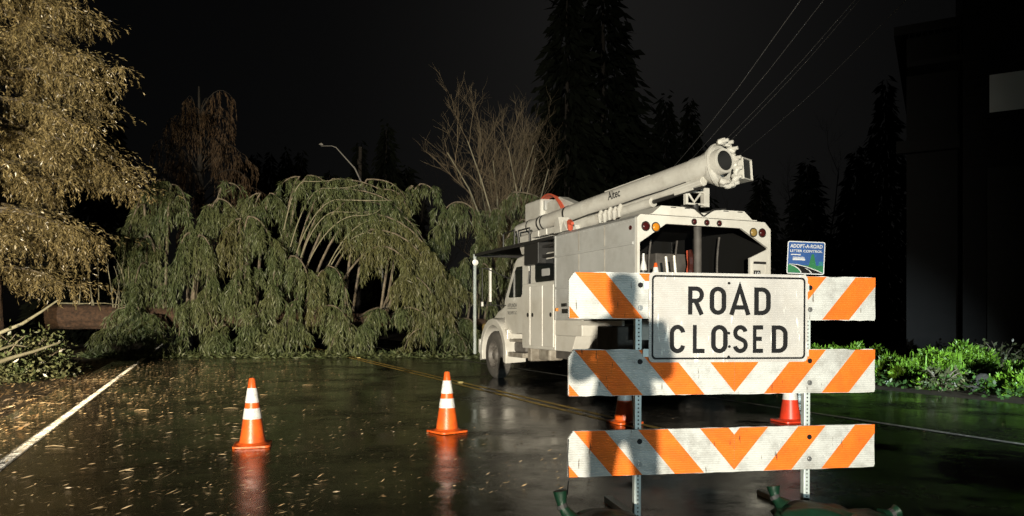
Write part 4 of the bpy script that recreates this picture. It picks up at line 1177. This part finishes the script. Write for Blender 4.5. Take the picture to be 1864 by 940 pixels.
# cradle on the roof
cr = part(MB().ring([(1.02, 3.12), (1.02, 3.34), (1.42, 3.34), (1.42, 3.12)], [(1.06, 3.15), (1.06, 3.315), (1.38, 3.315), (1.38, 3.15)], 'y', .18, .26), "boom_cradle", "boom_white", bevel=.006)
part(MB().tube([(1.08, .22, 3.31), (1.20, .22, 3.17), (1.32, .22, 3.31)], .022, 6).box((1.36, .17, 3.10), (1.46, .27, 3.40)), "cradle_brace", "boom_white", cr, .004)
part(MB().tube([(.80, .02, 3.06), (1.05, .005, 3.03), (1.22, .003, 2.915), (1.40, .005, 3.03), (1.66, .02, 3.06)], .014, 6), "cradle_strap", "black_steel", cr, 0)
part(MB().cyl((1.22, .22, 2.90), (1.22, .22, 3.14), .05, n=12), "cradle_post", "black_steel", cr, 0)
# pedestal, boom rest, controls behind the cab
ped = part(MB().cyl((1.27, 3.0, 1.22), (1.27, 3.0, 2.70), .30, n=24).box((.95, 2.78, 2.70), (1.6, 3.25, 3.0)), "pedestal", "boom_white", bevel=.02, smooth=40)
part(MB().box((.36, 3.05, 3.0), (1.2, 3.3, 3.12)).box((.30, 3.5, 2.90), (.42, 4.35, 3.04)), "boom_rest", "boom_white", bevel=.012)
part(MB().prism([(3.95, 3.04), (4.85, 3.04), (4.62, 2.66), (4.40, 2.66)], 'x', .16, .46), "rest_bracket", "boom_white", bevel=.012)
for i in range(3): part(MB().box((.12, 3.00 + i * .36, 2.94), (.22, 3.32 + i * .36, 3.06)), "valve_block", "boom_white", bevel=.012)
part(MB().prism([(2.75, 2.92), (3.05, 2.92), (3.0, 3.16), (2.85, 3.22)], 'x', .12, .35).prism([(2.45, 2.92), (2.70, 2.92), (2.62, 3.12)], 'x', .10, .30), "rest_shoe", "boom_white", bevel=.01)
part(MB().tube([(.16, 2.45, 2.94), (.12, 2.38, 3.06), (.10, 2.25, 3.02)], [.05, .06, .03], 7), "orange_flag", "hose_red", bevel=0)
# bucket lying behind the tube
bk = part(MB().box((.76, 4.95, 3.30), (1.14, 5.80, 3.92)), "bucket", "boom_white", bevel=.05, seg=3)
part(MB().box((.82, 4.87, 3.66), (1.06, 4.952, 3.87)), "bucket_panel", "truck_grey", bk, .01)
part(MB().prism([(3.0, 3.40), (4.95, 3.45), (4.95, 3.80), (4.3, 3.86)], 'x', .86, 1.10), "bucket_arm", "boom_white", bk, .02)
for i in range(3):
    part(MB().tube(bez2(Vector((.84 + .06 * i, 5.15, 3.90)), Vector((.82 + .06 * i, 4.5, 4.16 - .04 * i)), Vector((.78 + .06 * i, 3.95, 3.50)), 10), .022, 7), "hydraulic_hose", "hose_red", bk, 0, 50)

# tools standing in the box are things of their own
def in_truck(x, y, z): return truck.matrix_basis @ Vector((x, y, z))
bpy.context.view_layer.update()
def loose(name, mb, mat, at, label, cat, smooth=50):
    o = mb.build(name, M[mat], None, smooth=smooth); o.location = in_truck(*at); o.rotation_euler = (0, 0, ROAD_ANGLE)
    return tag(o, label, cat)
o = loose("spray_can", MB().lathe([(0, .06), (.24, .062), (.30, .06), (.42, .045), (.50, .022), (.60, .018)], (0, 0, 0), (0, 0, 1), 16), "cone_white", (.24, .20, 1.72), "white bottle with dark collar standing at the left of the truck bed", "bottle")
part(MB().lathe([(0, .063), (.09, .064)], (0, 0, .25), (0, 0, 1), 16), "collar", "black_steel", o, 0)
part(MB().tube(bez2(Vector((.06, 0, .28)), Vector((.17, 0, .32)), Vector((.18, 0, .18)), 6), .012, 5), "spout", "black_steel", o, 0)
# the shelf they stand on, part of the truck
part(MB().box((.05, .08, 1.66), (.95, .55, 1.715)), "bed_shelf", "chassis", bevel=.004)
for i, (x, ln, tl) in enumerate(((.72, .58, -.13), (.86, .60, -.10))):
    o = loose("tool_pole", MB().tube([(0, 0, 0), (tl * ln, 0, ln)], [.028, .022], 10), "truck_white", (x + .06, .28, 1.716), ("left" if i == 0 else "right") + " of the two white poles leaning in the truck bed", "pole")
# ------------------------------------------------------------------ traffic cones
def make_cone(body_mat="cone_orange"):
    t = empty("traffic_cone")
    H = .70
    rad = lambda z: .030 + (.132 - .030) * (1 - (z - .03) / (H - .03))
    MB().prism(round_rect(-.185, -.185, .185, .185, .05, 4), 'z', 0, .026).build("base", M[body_mat], t, bevel=.006)
    prof = [(.026, .165), (.034, .150), (.045, rad(.045))] + [(z, rad(z)) for z in (.2, .4, .6, H - .008)] + [(H, rad(H) - .006), (H, .018), (H - .1, .02)]
    MB()._lathe(prof, Vector((0, 0, 0)), Vector((0, 0, 1)), 28).build("cone_body", M[body_mat], t, smooth=35)
    for z0, z1 in ((H * .64, H * .855), (H * .405, H * .56)):
        MB()._lathe([(z0, rad(z0)), (z0 + .002, rad(z0) + .003), (z1 - .002, rad(z1) + .003), (z1, rad(z1))], Vector((0, 0, 0)), Vector((0, 0, 1)), 28).build("reflective_collar", M["cone_white"], t, smooth=35)
    return t
cone0 = make_cone()
CONES = [(460, 812, "orange cone standing alone on the left, long shadow to its right", .25), (814, 787, "middle orange cone near the yellow line, mirrored in the wet road", .7),
         (1137, 770, "orange cone behind the barricade's left post", .4)]
for i, (px, py, lab, rz) in enumerate(CONES):
    t = cone0 if i == 0 else copy_tree(cone0)
    p = ground_at(px, py)
    t.location = (p.x, p.y, .002); t.rotation_euler = (R((1, -1.2, 0)[i]) * .6, R((-.8, .5, 0)[i]) * .6, rz)
    tag(t, lab, "traffic cone", "traffic cones on the road")
t = make_cone("cone_red"); p = ground_at(1438, 768); t.location = (p.x, p.y, .002); t.rotation_euler = (0, 0, .3)
tag(t, "deep red cone behind the barricade's right post", "traffic cone", "traffic cones on the road")
for x, y, z, lab in ((.53, .30, 1.716, "small dull cone standing on the shelf in the truck bed"), (1.40, .45, 1.301, "orange cone standing right of the mast in the truck bed")):
    t = copy_tree(cone0); t.location = in_truck(x, y, z); t.rotation_euler = (0, 0, 1)
    t.scale = (.80, .80, .80) if z < 1.5 else (.75, .75, .68)
    tag(t, lab, "traffic cone", "cones in the truck bed")

# ------------------------------------------------------------------ barricade
BL = P(1033, 583, 4.60); BR = P(1592, 583, 5.01)
bar_vec = Vector((BR.x - BL.x, BR.y - BL.y, 0)); BLEN = bar_vec.length
bar = empty("road_barricade", (BL.x, BL.y, 0), math.atan2(bar_vec.y, bar_vec.x), "three-plank orange and white striped barricade in the foreground", "barricade")
bar.rotation_euler.rotate_axis('Y', R(.35))
PH = .292
def clip_poly(poly, xmin, xmax):
    for side_, lim in ((1, xmin), (-1, xmax)):
        out_ = []
        for i in range(len(poly)):
            a, b_ = poly[i], poly[(i + 1) % len(poly)]
            ia, ib = side_ * (a[0] - lim) >= -1e-9, side_ * (b_[0] - lim) >= -1e-9
            if ia: out_.append(a)
            if ia != ib:
                f = (lim - a[0]) / (b_[0] - a[0])
                out_.append((lim, a[1] + (b_[1] - a[1]) * f))
        poly = out_
        if not poly: return []
    return poly
def plank(z0, seed):
    rg = random.Random(seed)
    mid = BLEN * .52
    ch = .035
    top = [(x, z0 + PH + rg.uniform(-.003, .003)) for x in np.linspace(BLEN - .02, ch, 40)]
    bot = [(x, z0 + rg.uniform(-.003, .003)) for x in np.linspace(0.004, BLEN - .006, 40)]
    body = [(0, z0 + PH - ch * 1.4), (0, z0 + .01)] + bot + [(BLEN, z0 + .02), (BLEN - .004, z0 + PH * .5), (BLEN - .002, z0 + PH - .012)] + top
    pl = MB().prism(body[::-1], 'y', 0, .022).build("plank", M["sheet_white"], bar, bevel=.003)
    for s in (-1, 1):
        for k in range(-1, 4):
            b0, b1 = -.21 + .42 * (k + 1) - .0, -.01 + .42 * (k + 1)
            q = clip_poly([(b0, .003), (b1, .003), (b1 + .25, PH - .003), (b0 + .25, PH - .003)], 0.0005, (mid if s < 0 else BLEN - mid) - .004)
            if len(q) < 3: continue
            poly = [(mid + s * a, z0 + b_) for a, b_ in q]
            if s < 0:                                     # keep clear of the cut corner
                poly = [(max(x, ch * (z - (z0 + PH - ch * 1.4)) / (ch * 1.4) + .003) if z > z0 + PH - ch * 1.4 else x, z) for x, z in poly]
            MB().prism(poly, 'y', -.0016, -.0002).build("orange_stripe", M["sheet_orange"], pl)
    return pl
planks = [plank(.318, 1), plank(.824, 2), plank(1.310, 3)]
POSTX = (.218 * BLEN, .771 * BLEN)
def perforated_post(x):
    root = MB().box((x - .022, .024, .0), (x + .022, .066, 1.60)).build("post", M["galvanised"], bar, bevel=.003)
    h = MB()
    for i in range(62):
        z = .03 + i * .0254
        h.prism(disc_poly(x, z, .0058, 8), 'y', .0225, .0238)
    h.build("post_holes", M["hole_shade"], root)["kind"] = "stuff"
for x in POSTX: perforated_post(x)
for x in POSTX:
    MB().box((x - .03, -.52, .0), (x + .03, .62, .045)).build("foot", M["galvanised"], bar, bevel=.004)
for x in POSTX:
    for i, z0 in enumerate((.318, .824, 1.310)):
        for dz in (.07, .215):
            bo = MB().cyl((x, -.004, z0 + dz), (x, .0, z0 + dz), .017, n=16).cyl((x, -.011, z0 + dz), (x, -.004, z0 + dz), .009, n=6)
            bo.build("bolt", M["bolt_steel" if dz < .1 else "sign_black"], bar)
bar_tie = MB().tube([(.002, -.004, .56), (-.004, -.006, .45), (.004, -.004, .33), (-.008, -.02, .22)], .004, 5).build("tie_cord", M["cord_black"], bar)

# the ROAD CLOSED sign, bolted to the upper planks
SX0, SX1, SZ0, SZ1 = .242 * BLEN, .758 * BLEN, 1.035, 1.608
sign = empty("road_closed_sign", (BL.x, BL.y, 0), 0, "white ROAD CLOSED sign with black border mounted on the barricade", "sign")
sign.rotation_euler = bar.rotation_euler.copy()
SY = -.014
panel = MB().prism(round_rect(SX0, SZ0, SX1, SZ1, .03), 'y', SY - .004, SY).build("panel", M["sign_white"], sign)
MB().ring(round_rect(SX0 + .018, SZ0 + .018, SX1 - .018, SZ1 - .018, .028), round_rect(SX0 + .030, SZ0 + .030, SX1 - .030, SZ1 - .030, .020), 'y', SY - .0056, SY - .0042).build("border", M["sign_black"], sign)
def arc(cx, cy, rx, ry, a0, a1, n=12):
    return [(cx + rx * math.cos(R(a0 + (a1 - a0) * i / n)), cy + ry * math.sin(R(a0 + (a1 - a0) * i / n))) for i in range(n + 1)]
h_ = .078
GL = {
 'R': [[(h_, 0), (h_, 1)], [(h_, 1 - h_), (.30, 1 - h_)] + arc(.30, .705, .20, .217, 90, -90) + [(h_, .488)], [(.27, .49), (.50, .0)]],
 'O': [arc(.285, .70, .205, .225, 0, 180) + arc(.285, .30, .205, .225, 180, 360) + [(.49, .70), (.49, .72)]],
 'A': [[(.05, 0), (.345, .985), (.64, 0)], [(.14, .27), (.55, .27)]],
 'D': [[(h_, 0), (h_, 1)], [(h_, 1 - h_), (.25, 1 - h_)] + arc(.25, .68, .235, .242, 90, 0) + arc(.25, .32, .235, .242, 0, -90) + [(h_, h_)]],
 'C': [arc(.285, .70, .205, .225, 8, 180) + arc(.285, .30, .205, .225, 180, 352)],
 'L': [[(h_, 1), (h_, h_), (.48, h_)]],
 'S': [arc(.275, .725, .195, .20, 12, 90) + arc(.275, .725, .195, .20, 90, 232) + arc(.275, .285, .205, .21, 48, -90) + arc(.275, .285, .205, .21, -90, -168)],
 'E': [[(.46, 1 - h_), (h_, 1 - h_), (h_, h_), (.46, h_)], [(h_, .51), (.40, .51)]],
}
def ribbon(pts, w):
    pts = [Vector((p[0], p[1])) for p in pts]
    cl = [pts[0]]
    for p in pts[1:]:
        if (p - cl[-1]).length > 1e-4: cl.append(p)
    pts = cl
    Lf, Rt = [], []
    for i, p in enumerate(pts):
        d0 = (p - pts[i - 1]).normalized() if i else (pts[1] - p).normalized()
        d1 = (pts[i + 1] - p).normalized() if i < len(pts) - 1 else d0
        n0, n1 = Vector((-d0.y, d0.x)), Vector((-d1.y, d1.x))
        m = (n0 + n1).normalized(); k = w / max(.35, m.dot(n0))
        Lf.append(p + m * k); Rt.append(p - m * k)
    return Lf, Rt
def letter(ch, x, z, height, width):
    sc_x = width / {'A': .69, 'E': .50}.get(ch, .565)
    mb = MB()
    for si, st in enumerate(GL[ch]):
        Lf, Rt = ribbon(st, h_)
        n = len(Lf)
        y0 = SY - .0058 - .0004 * si
        m = lambda p, y: (x + p.x * sc_x, y, z + p.y * height)
        vs = [m(p, y0) for p in Lf] + [m(p, y0) for p in Rt] + [m(p, SY - .0041) for p in Lf] + [m(p, SY - .0041) for p in Rt]
        fs = []
        for i in range(n - 1):
            fs += [(i, i+1, n+i+1, n+i), (i, 2*n+i, 2*n+i+1, i+1), (n+i, n+i+1, 3*n+i+1, 3*n+i)]
        fs += [(0, n, 3*n, 2*n), (n-1, 3*n-1, 4*n-1, 2*n-1)]
        mb.add(vs, fs)
    mb.build("letter", M["sign_black"], sign)
def sx(px):   # pixel column on the sign -> distance along the barricade
    k = (px - CX) / F
    u = (k * BL.y - BL.x) / ((BR.x - BL.x) - k * (BR.y - BL.y))
    return u * BLEN
LH = .181
for ch, a, b_ in zip("ROAD", (1248, 1287, 1324, 1368), (1276, 1317, 1360, 1398)):
    letter(ch, sx(a), 1.340, LH, sx(b_) - sx(a))
for ch, a, b_ in zip("CLOSED", (1215, 1257, 1290, 1330, 1366, 1400), (1243, 1282, 1320, 1357, 1386, 1429)):
    letter(ch, sx(a), 1.093, LH, sx(b_) - sx(a))
for px, z in ((1322, 1.545), (1322, 1.222), (1323, 1.135), (1322, 1.068)):
    MB().cyl((sx(px), SY - .010, z), (sx(px), SY - .0042, z), .009, n=12).build("rivet", M["sign_black"], sign)
for z in (1.02, 1.58):
    pass
for x in POSTX:
    xx = x + (.035 if x < BLEN / 2 else -.035)
    for zz in (1.07, 1.50): MB().box((xx - .02, SY + .0005, zz), (xx + .02, -.002, zz + .05)).build("mounting_block", M["galvanised"], sign)

# sandbags holding the feet down
def sandbag(cx, cy, yaw, L_, W_, H_, neck, label, seed):
    rg = random.Random(seed)
    t = empty("sandbag", (cx, cy, 0), yaw, label, "sandbag", "green sandbags on the barricade's feet")
    bm = bmesh.new(); bmesh.ops.create_uvsphere(bm, u_segments=44, v_segments=28, radius=1)
    for v in bm.verts:
        x, y, z = v.co
        sq = lambda a, e: math.copysign(abs(a) ** e, a)
        fold = .05 * math.sin(9 * x + 3 * y + seed) + .04 * math.sin(14 * y - 5 * z + 2 * x) + .035 * math.sin(19 * x + 8 * z) * abs(x)
        v.co = (sq(x, .72) * L_ * (1 + fold), sq(y, .72) * W_ * (1 + fold), (max(sq(z, .8), -.72) * (1 + fold) * (1 - .25 * x * x) + .72) * H_ / 1.72)
    me = bpy.data.meshes.new("bag"); bm.to_mesh(me); bm.free()
    me.polygons.foreach_set("use_smooth", [True] * len(me.polygons))
    link("bag", me, M["sandbag"], t)
    a, b_, c = neck
    nk = MB().tube([Vector(a), Vector(b_) * .5 + Vector(a) * .5, Vector(b_), Vector(c) * .5 + Vector(b_) * .5, Vector(c)], [.06, .040, .026, .034, .042], 9)
    nk.build("gathered_neck", M["sandbag"], t, smooth=60)
    dd = (Vector(c) - Vector(a)).normalized()
    MB().tube([Vector(b_) - dd * .012, Vector(b_) + dd * .012], .033, 10).build("tie", M["cord_black"], t)
p = P(1092, 583, 4.32)
sandbag(p.x + .02, p.y, .35, .25, .17, .18, ((-.18, .0, .12), (-.24, .05, .22), (-.25, .06, .31)), "green sandbag with its tied neck up, under the plank's left end", 1)
p = P(1500, 583, 4.62)
sandbag(p.x - .06, p.y, -.25, .24, .17, .15, ((-.18, .02, .12), (-.23, .04, .17), (-.24, .05, .24)), "green sandbag draped over the foot of the barricade's right post", 2)
p = P(1555, 583, 4.55)
sandbag(p.x + .03, p.y, .15, .22, .17, .12, ((.16, .0, .08), (.22, 0, .10), (.26, 0, .12)), "lower green sandbag right of the one at the right post", 3)

# ------------------------------------------------------------------ blue adopt-a-road sign
c = P(1467, 470, 13.0)
ad = empty("adopt_a_road_sign", (c.x, c.y, 0), R(-4), "small blue and green ADOPT-A-ROAD sign above the barricade's right end", "sign")
ad.rotation_euler.rotate_axis('Y', R(2.6))
AW, AH = .645, .575
ctr = c.z
def az(f): return ctr - AH / 2 + AH * f
def axx(f): return -AW / 2 + AW * f - (ctr * math.tan(R(2.6)))
S0, S1 = axx(0), axx(1)
pn = MB().prism(round_rect(S0, az(0), S1, az(1), .035), 'y', 0, .004).build("panel", M["letter_white"], ad)
MB().prism(round_rect(S0 + .017, az(0) + .017, S1 - .017, az(1) - .017, .022), 'y', -.0012, -.0002).build("blue_field", M["adopt_blue"], ad)
def px2(poly): return [(axx(a), az(b_)) for a, b_ in poly]
MB().prism(px2([(.03, .035), (.03, .30), (.15, .30), (.35, .275), (.60, .205), (.80, .135), (.93, .07), (.97, .045), (.97, .30), (.82, .33), (.76, .42), (.72, .32), (.62, .32), (.5, .24)][::-1]), 'y', -.0022, -.0014) if False else None
MB().prism(px2([(.03, .035), (.97, .035), (.97, .27), (.70, .27), (.45, .27), (.25, .29), (.03, .29)]), 'y', -.0022, -.0014).build("green_field", M["adopt_green"], ad)
for cx_, w_, hh in ((.68, .20, .62), (.90, .13, .40)):
    MB().prism(px2([(cx_ - w_ / 2, .268), (cx_ + w_ / 2, .268), (cx_ + w_ * .36, .40), (cx_ + w_ * .14, hh), (cx_ - w_ * .14, hh), (cx_ - w_ * .36, .40)]), 'y', -.0022, -.0014).build("painted_tree", M["adopt_tree" if cx_ > .8 else "adopt_green"], ad)
MB().prism(px2([(.10, .295), (.30, .285), (.55, .215), (.78, .13), (.95, .05), (.95, .03), (.40, .03), (.37, .09), (.30, .17), (.20, .25)]), 'y', -.0032, -.0024).build("painted_road", M["sign_black"], ad)
MB().prism(px2([(.06, .303), (.28, .298), (.55, .228), (.80, .135), (.955, .06), (.945, .045), (.78, .118), (.54, .208), (.28, .280), (.06, .288)]), 'y', -.0042, -.0034).build("road_edge", M["letter_white"], ad)
MB().prism(px2([(.12, .262), (.22, .245), (.32, .17), (.385, .09), (.40, .035), (.375, .035), (.355, .09), (.30, .155), (.20, .228), (.12, .248)]), 'y', -.0042, -.0034).build("road_edge", M["letter_white"], ad)
MB().prism(px2([(.50, .19), (.62, .12), (.68, .04), (.65, .04), (.59, .115), (.48, .185)]), 'y', -.0042, -.0034).build("road_dash", M["letter_white"], ad)
for tx, zf, hf, wf in (("ADOPT-A-ROAD", .855, .115, .86), ("LITTER CONTROL", .705, .075, .86)):
    o = link("lettering", text_mesh(tx, AH * hf, offset=.022, width=AW * wf), M["letter_white"], ad)
    o.location = ((S0 + S1) / 2, -.0024, az(zf))
for a, b_, z_, h2 in ((.10, .36, .575, .03), (.15, .46, .50, .02), (.15, .46, .465, .02), (.15, .48, .42, .04)):
    MB().box((axx(a), -.0020, az(z_)), (axx(b_), -.0014, az(z_ + h2))).build("small_print", M["letter_white"], ad)
MB().box((axx(.5) - .02, .006, .0), (axx(.5) + .02, .046, az(.95))).build("post", M["galvanised"], ad)

# ------------------------------------------------------------------ building at the right
bl = empty("apartment_building", (0, 0, 0), 0, "dark apartment building with a pale window at the right edge", "building")
BZ = 21.0
xc = P(1650, 0, BZ).x
bl.location = (xc, BZ, 0); bl.rotation_euler = (0, 0, R(-30))
def bpart(mb, name, mat, par=bl, bevel=0): return mb.build(name, M[mat], par, bevel=bevel)
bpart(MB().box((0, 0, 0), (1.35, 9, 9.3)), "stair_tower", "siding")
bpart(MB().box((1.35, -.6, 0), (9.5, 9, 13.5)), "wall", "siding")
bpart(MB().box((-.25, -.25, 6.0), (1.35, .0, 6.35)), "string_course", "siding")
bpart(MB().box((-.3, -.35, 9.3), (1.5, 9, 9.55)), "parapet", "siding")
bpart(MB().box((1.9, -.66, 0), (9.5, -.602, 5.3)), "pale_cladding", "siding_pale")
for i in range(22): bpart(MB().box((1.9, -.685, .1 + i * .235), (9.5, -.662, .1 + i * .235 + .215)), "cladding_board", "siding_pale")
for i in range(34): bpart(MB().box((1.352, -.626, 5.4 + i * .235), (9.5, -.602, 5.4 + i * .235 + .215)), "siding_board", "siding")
def bwin(x0, x1, z0, z1):
    w = bpart(MB().box((x0, -.645, z0), (x1, -.628, z1)), "window", "curtain")
    bpart(MB().ring([(x0 - .07, z0 - .07), (x0 - .07, z1 + .07), (x1 + .07, z1 + .07), (x1 + .07, z0 - .07)], [(x0, z0), (x0, z1), (x1, z1), (x1, z0)], 'y', -.69, -.627), "frame", "siding", w)
    bpart(MB().box(((x0 + x1) / 2 - .03, -.685, z0), ((x0 + x1) / 2 + .03, -.646, z1)), "mullion", "siding", w)
    bpart(MB().box((x0 - .12, -.74, z0 - .14), (x1 + .12, -.627, z0 - .071)), "sill", "siding", w)
bwin(1.95, 3.85, 6.75, 7.75); bwin(4.9, 6.8, 6.75, 7.75); bwin(4.9, 6.8, 2.6, 3.9)
bal = bpart(MB().box((.05, -.9, 8.20), (1.35, -.02, 8.35)), "balcony", "siding")
bpart(MB().box((.05, -.9, 9.12), (1.35, -.85, 9.18)), "top_rail", "siding", bal)
for i in range(9): bpart(MB().box((.08 + i * .15, -.89, 8.35), (.11 + i * .15, -.86, 9.12)), "baluster", "siding", bal)

# ------------------------------------------------------------------ wires, leaning lamp, tilted pole
for i, (a, b_) in enumerate((((1170, 362), (1345, 158)), ((1186, 362), (1400, 128)), ((1205, 362), (1465, 105)), ((1220, 358), (1470, 110)), ((1280, 330), (1500, 150)))):
    pa, pb = P(a[0], a[1], 58), P(b_[0], b_[1], 30 + i)
    pc = (pa + pb) / 2 - Vector((0, 0, .5))
    far = pb + (pb - pc) * 1.6 + Vector((0, 0, .6))
    pts = bez2(pa, pc, pb, 14) + [far]
    o = MB().tube([p - pa for p in pts], .011, 5).build("overhead_wire", M["wire"])
    o.location = pa
    tag(o, ["leftmost", "second from left", "third from left", "brightest, fourth from left", "faint rightmost"][i] + " of the overhead wires above the boom", "wire", "overhead wires")
lp = empty("street_lamp", P(690, 583, 46).xy.to_3d(), 0, "street lamp knocked askew, its pale arm rising above the fallen cedar", "street lamp")
il = Matrix.Translation(-lp.location)
MB().tube(local([P(700, 583, 46), P(690, 400, 46), P(646, 307, 46), P(611, 268, 46)], il), [.08, .07, .045, .03], 9).build("pole", M["pole_steel"], lp, smooth=60)
MB().tube(local([P(612, 269, 46), P(604, 266, 46), P(584, 266, 46)], il), [.03, .02, .016], 7).build("arm", M["pole_steel"], lp, smooth=60)
MB().tube(local([P(588, 264, 46), P(585, 262.5, 46), P(581, 263, 46)], il), [.03, .08, .03], 9).build("lamp_head", M["pole_steel"], lp, smooth=60)
up = empty("utility_pole", P(654, 583, 52).xy.to_3d(), 0, "short dim utility pole right of the leaning lamp arm", "pole")
iu = Matrix.Translation(-up.location)
MB().tube(local([P(652, 583, 52), P(654, 420, 52), P(656, 268, 52)], iu), [.17, .15, .12], 10).build("pole", M["bark_dark"], up, smooth=60)
MB().tube(local([P(654, 300, 51.75), P(654, 290, 51.75)], iu), [.14, .14], 8).build("transformer", M["bark_dark"], up)

# ------------------------------------------------------------------ the photographer, standing behind the camera in the headlight beam
def photographer():
    t = empty("person", (0.0, -.42, 0), 0, "person in dark clothes holding a phone up, behind the viewpoint, casting the shadow", "person")
    J = {'pel': (0, 0, .86), 'sp': (0, .0, 1.06), 'ch': (0, -.01, 1.22), 'nk': (0, 0, 1.37), 'hd0': (0, .02, 1.44), 'hd1': (0, .03, 1.53), 'hd2': (0, .02, 1.585),
         'sl': (-.17, 0, 1.29), 'sr': (.17, 0, 1.29), 'el': (-.23, .10, 1.05), 'er': (.23, .10, 1.05), 'wl': (-.06, .26, 1.13), 'wr': (.06, .26, 1.13),
         'hl': (-.10, 0, .80), 'hr': (.10, 0, .80), 'kl': (-.12, .02, .44), 'kr': (.12, .02, .44), 'al': (-.13, -.01, .07), 'ar': (.13, -.01, .07), 'tl': (-.14, .14, .035), 'tr': (.14, .14, .035)}
    Rr = {'pel': .145, 'sp': .135, 'ch': .15, 'nk': .058, 'hd0': .075, 'hd1': .088, 'hd2': .06, 'sl': .075, 'sr': .075, 'el': .05, 'er': .05, 'wl': .034, 'wr': .034,
          'hl': .095, 'hr': .095, 'kl': .062, 'kr': .062, 'al': .046, 'ar': .046, 'tl': .036, 'tr': .036}
    ks = list(J)
    ed = [('pel','sp'),('sp','ch'),('ch','nk'),('nk','hd0'),('hd0','hd1'),('hd1','hd2'),('ch','sl'),('ch','sr'),('sl','el'),('sr','er'),('el','wl'),('er','wr'),
          ('pel','hl'),('pel','hr'),('hl','kl'),('hr','kr'),('kl','al'),('kr','ar'),('al','tl'),('ar','tr')]
    me = bpy.data.meshes.new("body"); me.from_pydata([J[k] for k in ks], [(ks.index(a), ks.index(b_)) for a, b_ in ed], [])
    o = link("body", me, M["coat_dark"], t)
    o.modifiers.new("skin", 'SKIN')
    if not me.skin_vertices:
        bm = bmesh.new(); bm.from_mesh(me); bm.verts.layers.skin.verify(); bm.to_mesh(me); bm.free()
    for i, k in enumerate(ks):
        me.skin_vertices[0].data[i].radius = (Rr[k], Rr[k] * (.8 if k in ('ch', 'sp') else 1)); me.skin_vertices[0].data[i].use_root = (k == 'pel')
    sd = o.modifiers.new("sub", 'SUBSURF'); sd.levels = 2; sd.render_levels = 2
    for s in (-1, 1):
        h = MB()
        h.tube([(s*.06, .255, 1.125), (s*.055, .30, 1.16), (s*.05, .325, 1.19)], [.030, .040, .032], 8)
        h.build("hand", M["stick"], t, smooth=60)
        for i in range(4):
            MB().tube([(s*.05, .32, 1.16 + i*.018), (s*.045, .352, 1.165 + i*.018), (s*.02, .358, 1.168 + i*.018)], [.010, .009, .007], 6).build("finger", M["stick"], t)
        MB().tube([(s*.05, .305, 1.20), (s*.035, .32, 1.225), (s*.02, .33, 1.235)], [.012, .010, .008], 6).build("thumb", M["stick"], t)
    ph = MB().box((-.075, .335, 1.17), (.075, .343, 1.245)).build("phone", M["black_steel"], None, bevel=.006)
    ph.location = t.location
    tag(ph, "phone held up in both hands behind the viewpoint", "phone")
photographer()
